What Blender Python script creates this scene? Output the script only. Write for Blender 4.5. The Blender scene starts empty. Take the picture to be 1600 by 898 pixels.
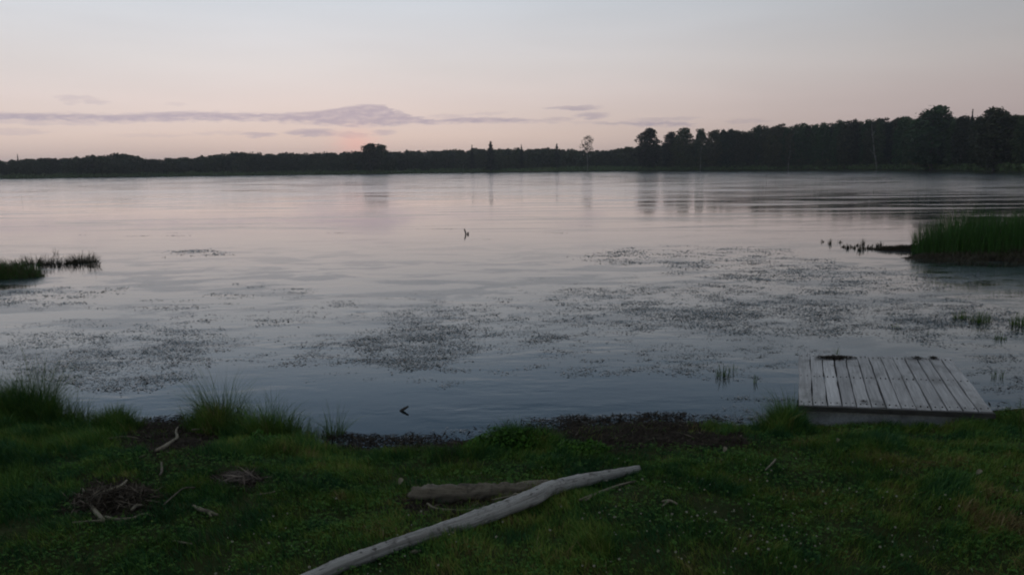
import bpy, math, random
import numpy as np
from mathutils import Vector, Matrix

random.seed(7)
rng = np.random.default_rng(7)
R = math.radians
scene = bpy.context.scene
COL = scene.collection

# ------------------------------------------------------------------ camera
CAM_H = 1.95
FPX = 1256.0
PITCH, ROLL = 8.5, -0.6
rot = Matrix.Rotation(R(90 - PITCH), 4, 'X') @ Matrix.Rotation(R(ROLL), 4, 'Z')
cam_mat = Matrix.Translation((0, 0, CAM_H)) @ rot
cd = bpy.data.cameras.new('camera')
cd.sensor_width = 36.0
cd.lens = FPX / 1600 * 36.0
cd.clip_start = 0.05
cd.clip_end = 9000
cam = bpy.data.objects.new('camera', cd)
COL.objects.link(cam)
cam.matrix_world = cam_mat
scene.camera = cam
RM = np.array(rot.to_3x3())

scene.view_settings.view_transform = 'Standard'
scene.view_settings.look = 'None'
scene.view_settings.exposure = 0.0
scene.view_settings.gamma = 1.0
scene.view_settings.use_curve_mapping = False
scene.render.engine = 'CYCLES'
scene.cycles.use_denoising = True
scene.cycles.max_bounces = 6
scene.cycles.diffuse_bounces = 3
scene.cycles.glossy_bounces = 3
scene.cycles.transmission_bounces = 2
scene.cycles.volume_bounces = 0
scene.cycles.caustics_reflective = False
scene.cycles.caustics_refractive = False
scene.cycles.pixel_filter_type = 'BLACKMAN_HARRIS'
scene.cycles.filter_width = 2.0


def pdir(px, py):
    v = RM @ np.array([px - 800.0, 449.0 - py, -FPX])
    return v / np.linalg.norm(v)


def azel(px, py):
    d = pdir(px, py)
    return math.degrees(math.atan2(d[0], d[1])), math.degrees(math.asin(d[2]))


def at(px, py, z=0.0):
    """point of the horizontal level z seen at a photo pixel"""
    d = pdir(px, py)
    t = (z - CAM_H) / d[2]
    return np.array([d[0] * t, d[1] * t, z])


def project(x, y, z):
    p = np.stack([np.asarray(x, float), np.asarray(y, float), np.asarray(z, float) - CAM_H], -1) @ RM
    w = np.minimum(p[..., 2], -1e-3)
    return 800 + p[..., 0] / -w * FPX, 449 - p[..., 1] / -w * FPX


# ------------------------------------------------------------------ node helpers
class NT:
    def __init__(self, tree):
        self.t = tree
        tree.nodes.clear()

    def n(self, typ, **kw):
        nd = self.t.nodes.new(typ)
        ins = kw.pop('ins', {})
        for k, v in kw.items():
            setattr(nd, k, v)
        for k, v in ins.items():
            self.set(nd.inputs[k], v)
        return nd

    def set(self, sock, v):
        if isinstance(v, bpy.types.NodeSocket):
            self.t.links.new(v, sock)
        else:
            sock.default_value = v

    def m(self, op, a, b=0.0, c=0.0, clamp=False):
        nd = self.t.nodes.new('ShaderNodeMath')
        nd.operation = op
        nd.use_clamp = clamp
        for i, v in enumerate((a, b, c)):
            self.set(nd.inputs[i], v)
        return nd.outputs[0]

    def rng(self, v, a, b, c=0.0, d=1.0, smooth=False):
        nd = self.t.nodes.new('ShaderNodeMapRange')
        nd.interpolation_type = 'SMOOTHSTEP' if smooth else 'LINEAR'
        for i, x in enumerate((v, a, b, c, d)):
            self.set(nd.inputs[i], x)
        return nd.outputs[0]

    def ramp(self, f, stops, interp='LINEAR'):
        nd = self.t.nodes.new('ShaderNodeValToRGB')
        cr = nd.color_ramp
        cr.interpolation = interp
        while len(cr.elements) < len(stops):
            cr.elements.new(0.5)
        for e, (p, c) in zip(cr.elements, stops):
            e.position = p
        for e, (p, c) in zip(cr.elements, stops):
            e.color = (*c, 1)
        self.set(nd.inputs[0], f)
        return nd.outputs[0]

    def mix(self, f, a, b, mode='MIX'):
        nd = self.t.nodes.new('ShaderNodeMix')
        nd.data_type = 'RGBA'
        nd.blend_type = mode
        self.set(nd.inputs[0], f)
        for i, v in ((6, a), (7, b)):
            if isinstance(v, tuple) and len(v) == 3:
                v = (*v, 1)
            self.set(nd.inputs[i], v)
        return nd.outputs[2]

    def noise(self, vec, scale, detail=3.0, rough=0.5, dist=0.0):
        nd = self.n('ShaderNodeTexNoise', ins={'Scale': scale, 'Detail': detail, 'Roughness': rough, 'Distortion': dist})
        self.set(nd.inputs['Vector'], vec)
        return nd.outputs[0]

    def mapping(self, vec, scale=(1, 1, 1), loc=(0, 0, 0)):
        nd = self.n('ShaderNodeMapping', ins={'Scale': scale, 'Location': loc})
        self.set(nd.inputs['Vector'], vec)
        return nd.outputs[0]


def srgb(r, g, b):
    f = lambda c: (c / 255 / 12.92) if c / 255 <= 0.04045 else ((c / 255 + 0.055) / 1.055) ** 2.4
    return (f(r), f(g), f(b))


# ------------------------------------------------------------------ world: dusk sky
world = bpy.data.worlds.new('World')
scene.world = world
world.use_nodes = True
W = NT(world.node_tree)
tc = W.n('ShaderNodeTexCoord')
sep = W.n('ShaderNodeSeparateXYZ', ins={0: tc.outputs['Generated']})
X, Y, Z = sep.outputs
el = W.m('MULTIPLY', W.m('ARCSINE', W.m('MAXIMUM', W.m('MINIMUM', Z, 1.0), -1.0)), 180 / math.pi)
az = W.m('MULTIPLY', W.m('ARCTAN2', X, Y), 180 / math.pi)
# colour by elevation (degrees, square-root spaced so the low sky has room)
s = W.m('SQRT', W.m('DIVIDE', W.m('MAXIMUM', el, 0.0), 90.0))
P = lambda e: math.sqrt(e / 90.0)
stops = [(0.0, srgb(196, 176, 174)), (P(0.8), srgb(222, 199, 190)), (P(2.2), srgb(233, 211, 200)),
         (P(4.5), srgb(232, 217, 212)), (P(7.0), srgb(226, 220, 219)), (P(11.0), srgb(214, 219, 226)),
         (P(15.0), srgb(163, 184, 206)), (P(20.0), srgb(120, 150, 180)), (P(30.0), srgb(138, 152, 170)), (P(42.0), srgb(166, 172, 180)),
         (1.0, srgb(166, 170, 176))]
sky = W.ramp(s, stops)
# brighter towards the afterglow, dimmer away from it
fc = W.n('ShaderNodeFloatCurve')
cv = fc.mapping.curves[0]
pts = [(0.0, 0.60), (0.30, 0.78), (0.40, 0.98), (0.44, 1.0), (0.475, 0.97), (0.51, 0.88), (0.545, 0.76), (0.585, 0.62), (0.64, 0.48),
       (0.75, 0.50), (1.0, 0.60)]
cv.points[0].location = pts[0]
cv.points[1].location = pts[-1]
for p in pts[1:-1]:
    cv.points.new(*p)
fc.mapping.update()
W.set(fc.inputs['Value'], W.rng(az, -180, 180))
azf = fc.outputs[0]
sky = W.mix(1.0, sky, W.n('ShaderNodeCombineColor', ins={0: azf, 1: azf, 2: azf}).outputs[0], 'MULTIPLY')
# mauve tint low on the side away from the glow
tintf = W.m('MULTIPLY', W.rng(az, 0, 32, 0, 1, True), W.rng(el, 7, 1, 0, 0.35, True))
sky = W.mix(tintf, sky, srgb(168, 156, 168))

A0, A1 = -40.0, 40.0
E0, E1 = 0.0, 10.0


def edge_curve(pixels, pre, post):
    nd = W.n('ShaderNodeFloatCurve')
    c = nd.mapping.curves[0]
    p = []
    for x, y in pixels:
        a, e = azel(x, y)
        p.append(((a - A0) / (A1 - A0), (e - E0) / (E1 - E0)))
    p = [(0.0, pre)] + p + [(p[-1][0] + 0.012, post), (1.0, post)]
    c.points[0].location = p[0]
    c.points[1].location = p[-1]
    for q in p[1:-1]:
        c.points.new(*q)
    for q in c.points:
        q.handle_type = 'VECTOR'
    nd.mapping.update()
    W.set(nd.inputs['Value'], W.rng(azw, A0, A1))
    return W.m('MULTIPLY_ADD', nd.outputs[0], E1 - E0, E0)


cvec = W.n('ShaderNodeCombineXYZ', ins={0: W.m('MULTIPLY', az, 0.16), 1: W.m('MULTIPLY', el, 1.1), 2: 0.0}).outputs[0]
n1 = W.noise(cvec, 1.0, 5.0, 0.6)
cvec2 = W.n('ShaderNodeCombineXYZ', ins={0: W.m('MULTIPLY', az, 0.95), 1: W.m('MULTIPLY', el, 4.2), 2: 3.0}).outputs[0]
n2 = W.noise(cvec2, 1.0, 4.0, 0.6)
elw = W.m('ADD', el, W.m('ADD', W.m('MULTIPLY', W.m('SUBTRACT', n1, 0.5), 0.35), W.m('MULTIPLY', W.m('SUBTRACT', n2, 0.5), 0.55)))
azw = W.m('ADD', az, W.m('MULTIPLY', W.m('SUBTRACT', n2, 0.5), 1.6))
top = edge_curve([(-40, 175), (0, 175), (100, 176), (200, 177), (300, 174), (400, 176), (450, 176), (500, 172), (545, 166), (575, 163), (603, 164),
                  (614, 172), (645, 180), (685, 187), (720, 182), (780, 182), (835, 186), (900, 190), (960, 189), (1030, 188), (1075, 190), (1092, 198)], 0.44, 0.0)
bot = edge_curve([(-40, 188), (0, 190), (200, 191), (330, 190), (400, 190), (480, 194), (560, 199), (610, 197), (700, 194), (790, 193), (850, 191),
                  (905, 193), (1000, 197), (1075, 198), (1092, 198)], 0.34, 0.05)
main = W.m('MULTIPLY', W.rng(W.m('SUBTRACT', top, elw), -0.05, 0.16, 0, 1, True), W.rng(W.m('SUBTRACT', elw, bot), -0.12, 0.28, 0, 1, True))
cl = main
for cx, cy, rx, ry, st in [(405, 210, 26, 4, .8), (490, 208, 40, 6, .9), (552, 211, 24, 5, .7), (600, 206, 18, 4, .6), (895, 169, 42, 3.5, .8), (925, 181, 26, 5, .7),
                           (872, 187, 26, 3, .5), (120, 152, 26, 4, .35), (148, 159, 18, 4, .35), (110, 159, 12, 4, .3), (275, 163, 14, 3, .2), (1040, 186, 55, 3, .45), (1170, 190, 34, 3, .4), (20, 206, 44, 5, .35), (60, 190, 80, 5, .4),
                           (345, 208, 40, 3, .25), (700, 182, 30, 4, .4), (240, 212, 60, 3, .2), (760, 178, 30, 2.5, .3)]:
    ca, ce = azel(cx, cy)
    ra, re = rx / FPX * 57.3, ry / FPX * 57.3
    d = W.m('ADD', W.m('POWER', W.m('ABSOLUTE', W.m('DIVIDE', W.m('SUBTRACT', azw, ca), ra)), 2.0),
            W.m('POWER', W.m('ABSOLUTE', W.m('DIVIDE', W.m('SUBTRACT', elw, ce), re)), 2.0))
    cl = W.m('MAXIMUM', cl, W.rng(d, 1.5, 0.2, 0, st, True))
cl = W.m('MULTIPLY', cl, W.rng(n2, 0.28, 0.58, 0.45, 1.0))
ccol = W.mix(1.0, srgb(184, 172, 184), W.n('ShaderNodeCombineColor', ins={0: azf, 1: azf, 2: azf}).outputs[0], 'MULTIPLY')
sky = W.mix(W.m('MULTIPLY', cl, 0.92), sky, ccol)
# horizon mauve veil under the cloud and the small pink afterglow
ga, ge = azel(556, 226)
gd = W.m('ADD', W.m('POWER', W.m('ABSOLUTE', W.m('DIVIDE', W.m('SUBTRACT', azw, ga), 1.5)), 2.0),
         W.m('POWER', W.m('ABSOLUTE', W.m('DIVIDE', W.m('SUBTRACT', el, ge), 0.95)), 2.0))
sky = W.mix(W.m('MULTIPLY', W.m('EXPONENT', W.m('MULTIPLY', gd, -1.2)), 0.8), sky, srgb(246, 196, 184))
# soft high-altitude mottling of the air
n3 = W.noise(W.n('ShaderNodeCombineXYZ', ins={0: W.m('MULTIPLY', az, 0.05), 1: W.m('MULTIPLY', el, 0.35), 2: 9.0}).outputs[0], 1.0, 3.0)
g = W.rng(n3, 0.3, 0.7, 0.965, 1.035)
sky = W.mix(1.0, sky, W.n('ShaderNodeCombineColor', ins={0: g, 1: g, 2: g}).outputs[0], 'MULTIPLY')
# a last trace of physical twilight scattering
nis = W.n('ShaderNodeTexSky', sky_type='NISHITA', sun_disc=False, sun_elevation=R(1.0), sun_rotation=R(-11))
bg1 = W.n('ShaderNodeBackground', ins={'Color': sky, 'Strength': 1.0})
bg2 = W.n('ShaderNodeBackground', ins={'Color': nis.outputs[0], 'Strength': 0.002})
add = W.n('ShaderNodeAddShader', ins={0: bg1.outputs[0], 1: bg2.outputs[0]})
W.n('ShaderNodeOutputWorld', ins={'Surface': add.outputs[0]})

# the sun is already down: the sky alone lights the place


# ------------------------------------------------------------------ noise in numpy
def vnoise(x, y, seed=0):
    x = np.asarray(x, float); y = np.asarray(y, float)
    xi = np.floor(x).astype(np.int64); yi = np.floor(y).astype(np.int64)
    xf = x - xi; yf = y - yi
    def h(a, b):
        n = (a * 374761393 + b * 668265263 + seed * 1442695041) & 0xFFFFFFFF
        n = ((n ^ (n >> 13)) * 1274126177) & 0xFFFFFFFF
        return ((n ^ (n >> 16)) & 0xFFFF) / 65535.0
    u = xf * xf * (3 - 2 * xf); v = yf * yf * (3 - 2 * yf)
    return (h(xi, yi) * (1 - u) + h(xi + 1, yi) * u) * (1 - v) + (h(xi, yi + 1) * (1 - u) + h(xi + 1, yi + 1) * u) * v


def fbm(x, y, seed=0, o=4):
    r = 0; a = 0.5; t = 0
    for i in range(o):
        r = r + a * vnoise(x * 2 ** i, y * 2 ** i, seed + i); t += a; a *= 0.55
    return r / t


def sm(v, a, b):
    t = np.clip((v - a) / (b - a), 0, 1)
    return t * t * (3 - 2 * t)


# ------------------------------------------------------------------ terrain shape
near_px = [(-500, 640), (-200, 645), (0, 648), (100, 655), (190, 668), (240, 664), (300, 668), (400, 676), (540, 690), (600, 694), (700, 690),
           (760, 684), (860, 672), (1000, 664), (1110, 668), (1180, 664), (1250, 663), (1400, 658), (1500, 652), (1600, 640), (1800, 622), (2200, 610)]
near_pts = np.array([at(a, b)[:2] for a, b in near_px])
far_px = [(-900, 288), (-300, 284), (0, 279.5), (250, 276), (500, 272.8), (750, 270), (1000, 267.8), (1250, 266.3), (1400, 266.3), (1500, 267.5), (1600, 270), (1750, 276), (2000, 290)]
far_pts = np.array([at(a, b)[:2] for a, b in far_px])
far_az = np.degrees(np.arctan2(far_pts[:, 0], far_pts[:, 1]))
far_r = np.hypot(far_pts[:, 0], far_pts[:, 1])
SP_R = at(1640, 404)[:2]
SP_R2 = at(1410, 391)[:2]
SP_L = at(-90, 435)[:2]


def far_shore(azd):
    return np.interp(azd, far_az, far_r)


def ground(x, y):
    x = np.asarray(x, float); y = np.asarray(y, float)
    ys = np.interp(x, near_pts[:, 0], near_pts[:, 1]) + (fbm(x * 1.6, y * 0.3, 11) - 0.5) * 0.35
    d = ys - y
    near = np.where(d > 0, 0.36 * (1 - np.exp(-np.maximum(d, 0) / 1.5)), 0.22 * d)
    nz = (fbm(x * 1.3, y * 1.3, 3) - 0.5) * 0.10 + (fbm(x * 7, y * 7, 5, 3) - 0.5) * 0.035
    near = near + nz * sm(d, -0.3, 0.5) + (fbm(x * 3, y * 3, 8) - 0.5) * 0.03 * (d > -1.5) * sm(d, -1.5, 0)
    a = np.degrees(np.arctan2(x, np.maximum(y, 1e-6)))
    r = np.hypot(x, y)
    df = np.where(y > 2, r - far_shore(a), -50.0)
    far = np.where(df > 0, np.minimum(df * 0.03, 1.6) + np.minimum(df, 400) * 0.002, df * 0.05)
    def spit(cx, cy, rx, ry, top, seed):
        q = np.sqrt(((x - cx) / rx) ** 2 + ((y - cy) / ry) ** 2) + (fbm(x * 0.8, y * 0.8, seed) - 0.5) * 0.5
        return (1 - q) * top * 2.2
    s1 = spit(SP_R[0] + 2.0, SP_R[1] + 0.6, 4.9, 1.6, 0.06, 21)
    s2 = spit(SP_L[0] - 2.2, SP_L[1], 3.4, 1.1, 0.05, 31)
    s3 = spit(SP_R2[0] + 0.2, SP_R2[1], 0.75, 0.33, 0.03, 41)
    z = np.maximum.reduce([near, far, np.maximum(s1, -0.8), np.maximum(s2, -0.8), np.maximum(s3, -0.8), np.full_like(near, -0.7)])
    # land continues round the sides, behind and beside the camera
    return z


def gat(px, py, dz=0.0):
    """point on the ground seen at a photo pixel"""
    z = 0.2
    for _ in range(12):
        p = at(px, py, z)
        z = float(ground(p[0], p[1])) + dz
    return at(px, py, z)


# ------------------------------------------------------------------ object helpers
def tag(o, label=None, cat=None, group=None, kind=None):
    if label: o['label'] = label
    if cat: o['category'] = cat
    if group: o['group'] = group
    if kind: o['kind'] = kind
    return o


def mesh_obj(name, verts, faces, mat, parent=None, attr=None, smooth=False, loc=None):
    me = bpy.data.meshes.new(name)
    verts = np.asarray(verts, dtype=np.float32)
    if isinstance(faces, np.ndarray):
        k = faces.shape[1]
        me.vertices.add(len(verts)); me.vertices.foreach_set('co', verts.ravel())
        me.loops.add(faces.size); me.loops.foreach_set('vertex_index', faces.ravel().astype(np.int32))
        me.polygons.add(len(faces)); me.polygons.foreach_set('loop_start', np.arange(0, faces.size, k, dtype=np.int32))
        me.update(calc_edges=True)
    else:
        me.from_pydata([tuple(map(float, v)) for v in verts], [], faces)
        me.update()
    if attr:
        for an, av in attr.items():
            at_ = me.attributes.new(an, 'FLOAT', 'POINT')
            at_.data.foreach_set('value', np.asarray(av, dtype=np.float32))
    if smooth:
        me.polygons.foreach_set('use_smooth', np.ones(len(me.polygons), dtype=bool))
    me.materials.append(mat)
    o = bpy.data.objects.new(name, me)
    COL.objects.link(o)
    if parent: o.parent = parent
    if loc is not None: o.location = loc
    return o


def empty(name, loc, rz=0.0):
    o = bpy.data.objects.new(name, None)
    COL.objects.link(o)
    o.empty_display_size = 0.2
    o.location = tuple(map(float, loc)); o.rotation_euler = (0, 0, rz)
    return o


def material(name, build):
    m = bpy.data.materials.new(name)
    m.use_nodes = True
    T = NT(m.node_tree)
    b = T.n('ShaderNodeBsdfPrincipled')
    T.n('ShaderNodeOutputMaterial', ins={'Surface': b.outputs[0]})
    build(T, b)
    return m


def objco(T):
    return T.n('ShaderNodeTexCoord').outputs['Object']


def attrf(T, name):
    return T.n('ShaderNodeAttribute', attribute_name=name).outputs['Fac']


# ------------------------------------------------------------------ materials
def b_ground(T, b):
    co = T.n('ShaderNodeNewGeometry').outputs['Position']
    n = T.noise(co, 3.0, 5.0, 0.6)
    nf = T.noise(co, 40.0, 4.0, 0.6)
    green = T.ramp(n, [(0.3, (0.020, 0.032, 0.010)), (0.7, (0.045, 0.055, 0.018))])
    mud = T.ramp(nf, [(0.3, (0.018, 0.013, 0.009)), (0.7, (0.046, 0.033, 0.023))])
    z = T.n('ShaderNodeSeparateXYZ', ins={0: co}).outputs[2]
    far_ = T.rng(T.n('ShaderNodeSeparateXYZ', ins={0: co}).outputs[1], 10, 12)
    mud = T.mix(far_, mud, (0.016, 0.013, 0.010))   # peaty bank of the reed spits
    m = T.m('MAXIMUM', T.rng(z, 0.07, 0.02, 0, 1, True), attrf(T, 'mud'))
    T.set(b.inputs['Base Color'], T.mix(m, green, mud))
    T.set(b.inputs['Roughness'], 0.95)
    T.set(b.inputs['Specular IOR Level'], 0.08)
    bp = T.n('ShaderNodeBump', ins={'Strength': 0.6, 'Distance': 0.02, 'Height': nf})
    T.set(b.inputs['Normal'], bp.outputs[0])
M_ground = material('ground', b_ground)


def b_water(T, b):
    co = T.n('ShaderNodeNewGeometry').outputs['Position']
    yy = T.n('ShaderNodeSeparateXYZ', ins={0: co}).outputs[1]
    # calm shallows, wind-touched open water further out, in long streaks
    streak = T.noise(T.mapping(co, (0.07, 0.30, 1)), 1.0, 5.0, 0.6, 0.5)
    streak2 = T.noise(T.mapping(co, (0.35, 1.5, 1)), 1.0, 4.0, 0.6, 0.6)
    farf = T.rng(yy, 26, 75, 0, 1, True)
    xx = T.n('ShaderNodeSeparateXYZ', ins={0: co}).outputs[0]
    lee = T.rng(xx, -10, 110, 1.0, 0.85, True)   # the tall trees on the right shelter the water
    wind = T.m('MULTIPLY', T.m('MULTIPLY', farf, lee), T.rng(streak, 0.42, 0.54, 0.42, 1.0, True))
    fine = T.noise(T.mapping(co, (0.10, 0.75, 1), (11, 5, 0)), 1.0, 5.0, 0.6, 0.7)
    band = T.m('MULTIPLY', T.m('MULTIPLY', T.rng(fine, 0.50, 0.60, 0, 1, True), T.rng(yy, 17, 27, 0, 1, True)), T.rng(yy, 85, 45, 0, 1, True))
    mat_ = T.noise(T.mapping(co, (0.55, 1.0, 1), (3, 7, 0)), 1.0, 6.0, 0.62, 0.3)
    zone = T.m('MULTIPLY', T.rng(yy, 6.2, 8.5, 0, 1, True), T.rng(yy, 26, 13, 0, 1, True))
    algae = T.m('MULTIPLY', T.rng(mat_, 0.43, 0.58, 0, 1, True), zone)
    T.set(b.inputs['Base Color'], T.mix(algae, (0.010, 0.015, 0.015), (0.040, 0.060, 0.062)))
    T.set(b.inputs['IOR'], 1.40)
    rough = T.m('ADD', 0.025, T.m('ADD', T.m('MULTIPLY', wind, 0.13), T.m('ADD', T.m('MULTIPLY', T.rng(streak2, 0.5, 0.7, 0, 1, True), 0.02), T.m('ADD', T.m('MULTIPLY', algae, 0.18), T.m('MULTIPLY', band, 0.12)))))
    T.set(b.inputs['Roughness'], rough)
    T.set(b.inputs['Coat Weight'], T.rng(yy, 16, 60, 0, 1.0, True))
    T.set(b.inputs['Coat IOR'], 1.45)
    T.set(b.inputs['Coat Roughness'], T.m('MULTIPLY', rough, 1.3))
    w1 = T.noise(T.mapping(co, (1.2, 2.6, 1)), 1.0, 4.0, 0.55)
    w2 = T.noise(T.mapping(co, (6, 11, 1)), 1.0, 3.0, 0.5)
    h = T.m('ADD', T.m('MULTIPLY', w1, 1.0), T.m('MULTIPLY', w2, 0.12))
    st = T.m('ADD', 0.06, T.m('MULTIPLY', T.rng(streak2, 0.42, 0.68, 0, 1, True), 0.22))
    bp = T.n('ShaderNodeBump', ins={'Distance': 0.03, 'Height': h, 'Strength': st})
    T.set(b.inputs['Normal'], bp.outputs[0])
M_water = material('lake_water', b_water)


def leaf_mat(name, stops, rough=0.6, spec=0.25, each=False, big=None):
    def f(T, b):
        t = attrf(T, 'tint')
        if big:
            co = T.n('ShaderNodeNewGeometry').outputs['Position']
            t = T.m('ADD', T.m('MULTIPLY', t, 0.85), T.m('MULTIPLY', T.rng(T.noise(co, big, 3.0, 0.6), 0.3, 0.7), 0.12))
        c = T.ramp(t, stops)
        if each:   # every tree its own shade of leaf
            rn = T.n('ShaderNodeObjectInfo').outputs['Random']
            c = T.mix(1.0, c, T.ramp(rn, [(0.0, (0.6, 0.85, 1.0)), (0.3, (0.9, 1.7, 1.0)), (0.55, (1.9, 1.6, 1.4)), (0.75, (0.5, 0.6, 0.6)), (1.0, (1.5, 1.4, 1.2))]), 'MULTIPLY')
        T.set(b.inputs['Base Color'], c)
        T.set(b.inputs['Roughness'], rough)
        T.set(b.inputs['Specular IOR Level'], spec)
    return material(name, f)


M_grass = leaf_mat('grass_blades', [(0.0, (0.032, 0.102, 0.037)), (0.28, (0.088, 0.189, 0.037)), (0.50, (0.165, 0.244, 0.044)), (0.66, (0.213, 0.207, 0.061)), (0.78, (0.207, 0.137, 0.076)), (1.0, (0.415, 0.342, 0.207))], spec=0.06)
M_tall = leaf_mat('tall_grass', [(0.0, (0.043, 0.103, 0.020)), (0.5, (0.088, 0.163, 0.027)), (0.85, (0.150, 0.181, 0.044)), (1.0, (0.312, 0.263, 0.125))], spec=0.1)
M_reed = leaf_mat('reed_blades', [(0.0, (0.031, 0.090, 0.017)), (0.6, (0.054, 0.150, 0.024)), (0.9, (0.072, 0.102, 0.030)), (1.0, (0.120, 0.096, 0.048))])
M_deadreed = leaf_mat('brown_reed', [(0.0, (0.034, 0.034, 0.018)), (1.0, (0.090, 0.075, 0.042))])
M_clover = leaf_mat('clover_leaf', [(0.0, (0.037, 0.106, 0.027)), (0.7, (0.081, 0.175, 0.035)), (1.0, (0.150, 0.206, 0.044))], spec=0.05, rough=0.8)
M_mound = leaf_mat('herb_leaf', [(0.0, (0.030, 0.090, 0.014)), (1.0, (0.069, 0.167, 0.021))], spec=0.08)
M_weed = leaf_mat('pondweed_leaf', [(0.0, (0.022, 0.032, 0.028)), (0.6, (0.055, 0.076, 0.070)), (1.0, (0.11, 0.13, 0.12))], rough=0.24, spec=0.5)
M_litter = leaf_mat('plant_litter', [(0.0, (0.014, 0.011, 0.008)), (0.6, (0.046, 0.037, 0.027)), (1.0, (0.19, 0.16, 0.125))], rough=0.9, spec=0.08)
M_twig = leaf_mat('dry_twig', [(0.0, (0.05, 0.04, 0.032)), (0.7, (0.13, 0.105, 0.085)), (1.0, (0.30, 0.25, 0.20))], rough=0.85)
M_crown = leaf_mat('tree_leaves', [(0.0, (0.022, 0.034, 0.018)), (0.5, (0.038, 0.054, 0.026)), (1.0, (0.068, 0.078, 0.038))], rough=0.7, each=True)
M_crown2 = leaf_mat('far_leaves', [(0.0, (0.030, 0.044, 0.022)), (0.5, (0.052, 0.074, 0.032)), (1.0, (0.085, 0.105, 0.045))], rough=0.7)
M_bank = leaf_mat('bank_leaves', [(0.0, (0.06, 0.10, 0.04)), (0.5, (0.09, 0.155, 0.05)), (1.0, (0.14, 0.17, 0.07))], rough=0.7)
M_conifer = leaf_mat('conifer_needles', [(0.0, (0.014, 0.026, 0.016)), (1.0, (0.030, 0.048, 0.026))], rough=0.7)


def b_bark(c0, c1, sc=3.0):
    def f(T, b):
        co = objco(T)
        n = T.noise(T.mapping(co, (1, 1, 0.4)), sc, 4.0, 0.65)
        T.set(b.inputs['Base Color'], T.ramp(n, [(0.35, c0), (0.65, c1)]))
        T.set(b.inputs['Roughness'], 0.9)
    return f
M_bark = material('tree_bark', b_bark((0.05, 0.04, 0.035), (0.16, 0.14, 0.12)))
M_birch = material('pale_bark', b_bark((0.12, 0.115, 0.105), (0.34, 0.33, 0.31)))


def b_drift(T, b, dark=1.0, warm=0.0, hue=(1.0, 0.98, 0.94)):
    u = attrf(T, 'along'); v = attrf(T, 'round')
    vec = T.n('ShaderNodeCombineXYZ', ins={0: T.m('MULTIPLY', u, 6.0), 1: T.m('MULTIPLY', v, 34.0), 2: 0.0}).outputs[0]
    grain = T.noise(vec, 1.0, 5.0, 0.65, 0.6)
    co = T.n('ShaderNodeNewGeometry').outputs['Position']
    blot = T.noise(co, 14.0, 4.0, 0.6)
    c = T.ramp(grain, [(0.25, (0.17 * dark, 0.160 * dark, 0.148 * dark)), (0.48, (0.40 * dark, 0.380 * dark, (0.355 - warm * 0.14) * dark)), (0.75, (0.58 * dark, 0.555 * dark, (0.52 - warm * 0.18) * dark))])
    c = T.mix(T.rng(blot, 0.52, 0.68, 0, 0.75, True), c, (0.075 * dark, 0.062 * dark, 0.052 * dark))
    knots = T.noise(co, 30.0, 2.0, 0.5)
    c = T.mix(T.rng(knots, 0.68, 0.75, 0, 0.8, True), c, (0.03, 0.024, 0.02))
    cv2 = T.n('ShaderNodeCombineXYZ', ins={0: T.m('MULTIPLY', u, 3.5), 1: T.m('MULTIPLY', v, 11.0), 2: 5.0}).outputs[0]
    crk = T.m('ABSOLUTE', T.m('SUBTRACT', T.noise(cv2, 1.0, 3.0, 0.5, 0.8), 0.5))
    c = T.mix(T.rng(crk, 0.012, 0.004, 0, 0.8, True), c, (0.03, 0.026, 0.022))
    under = T.noise(cv2, 0.45, 3.0, 0.6)
    c = T.mix(T.rng(under, 0.50, 0.64, 0, 0.6, True), c, (0.13, 0.12, 0.105))
    c = T.mix(1.0, c, hue, 'MULTIPLY')
    T.set(b.inputs['Base Color'], c)
    T.set(b.inputs['Roughness'], 0.8)
    bp = T.n('ShaderNodeBump', ins={'Strength': 0.9, 'Distance': 0.004, 'Height': grain})
    T.set(b.inputs['Normal'], bp.outputs[0])
M_drift = material('driftwood', lambda T, b: b_drift(T, b, 1.0, 0.0, (0.97, 1.0, 1.0)))
M_darkwood = material('dark_edge_wood', lambda T, b: b_drift(T, b, 0.10))
M_rotten = material('rotten_wood', lambda T, b: b_drift(T, b, 0.38, 0.2, (1.0, 0.90, 0.74)))
M_stick = material('bleached_stick', lambda T, b: b_drift(T, b, 0.62, 0.4, (1.0, 0.93, 0.80)))
M_wetstick = material('wet_stick', lambda T, b: b_drift(T, b, 0.12))


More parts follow.
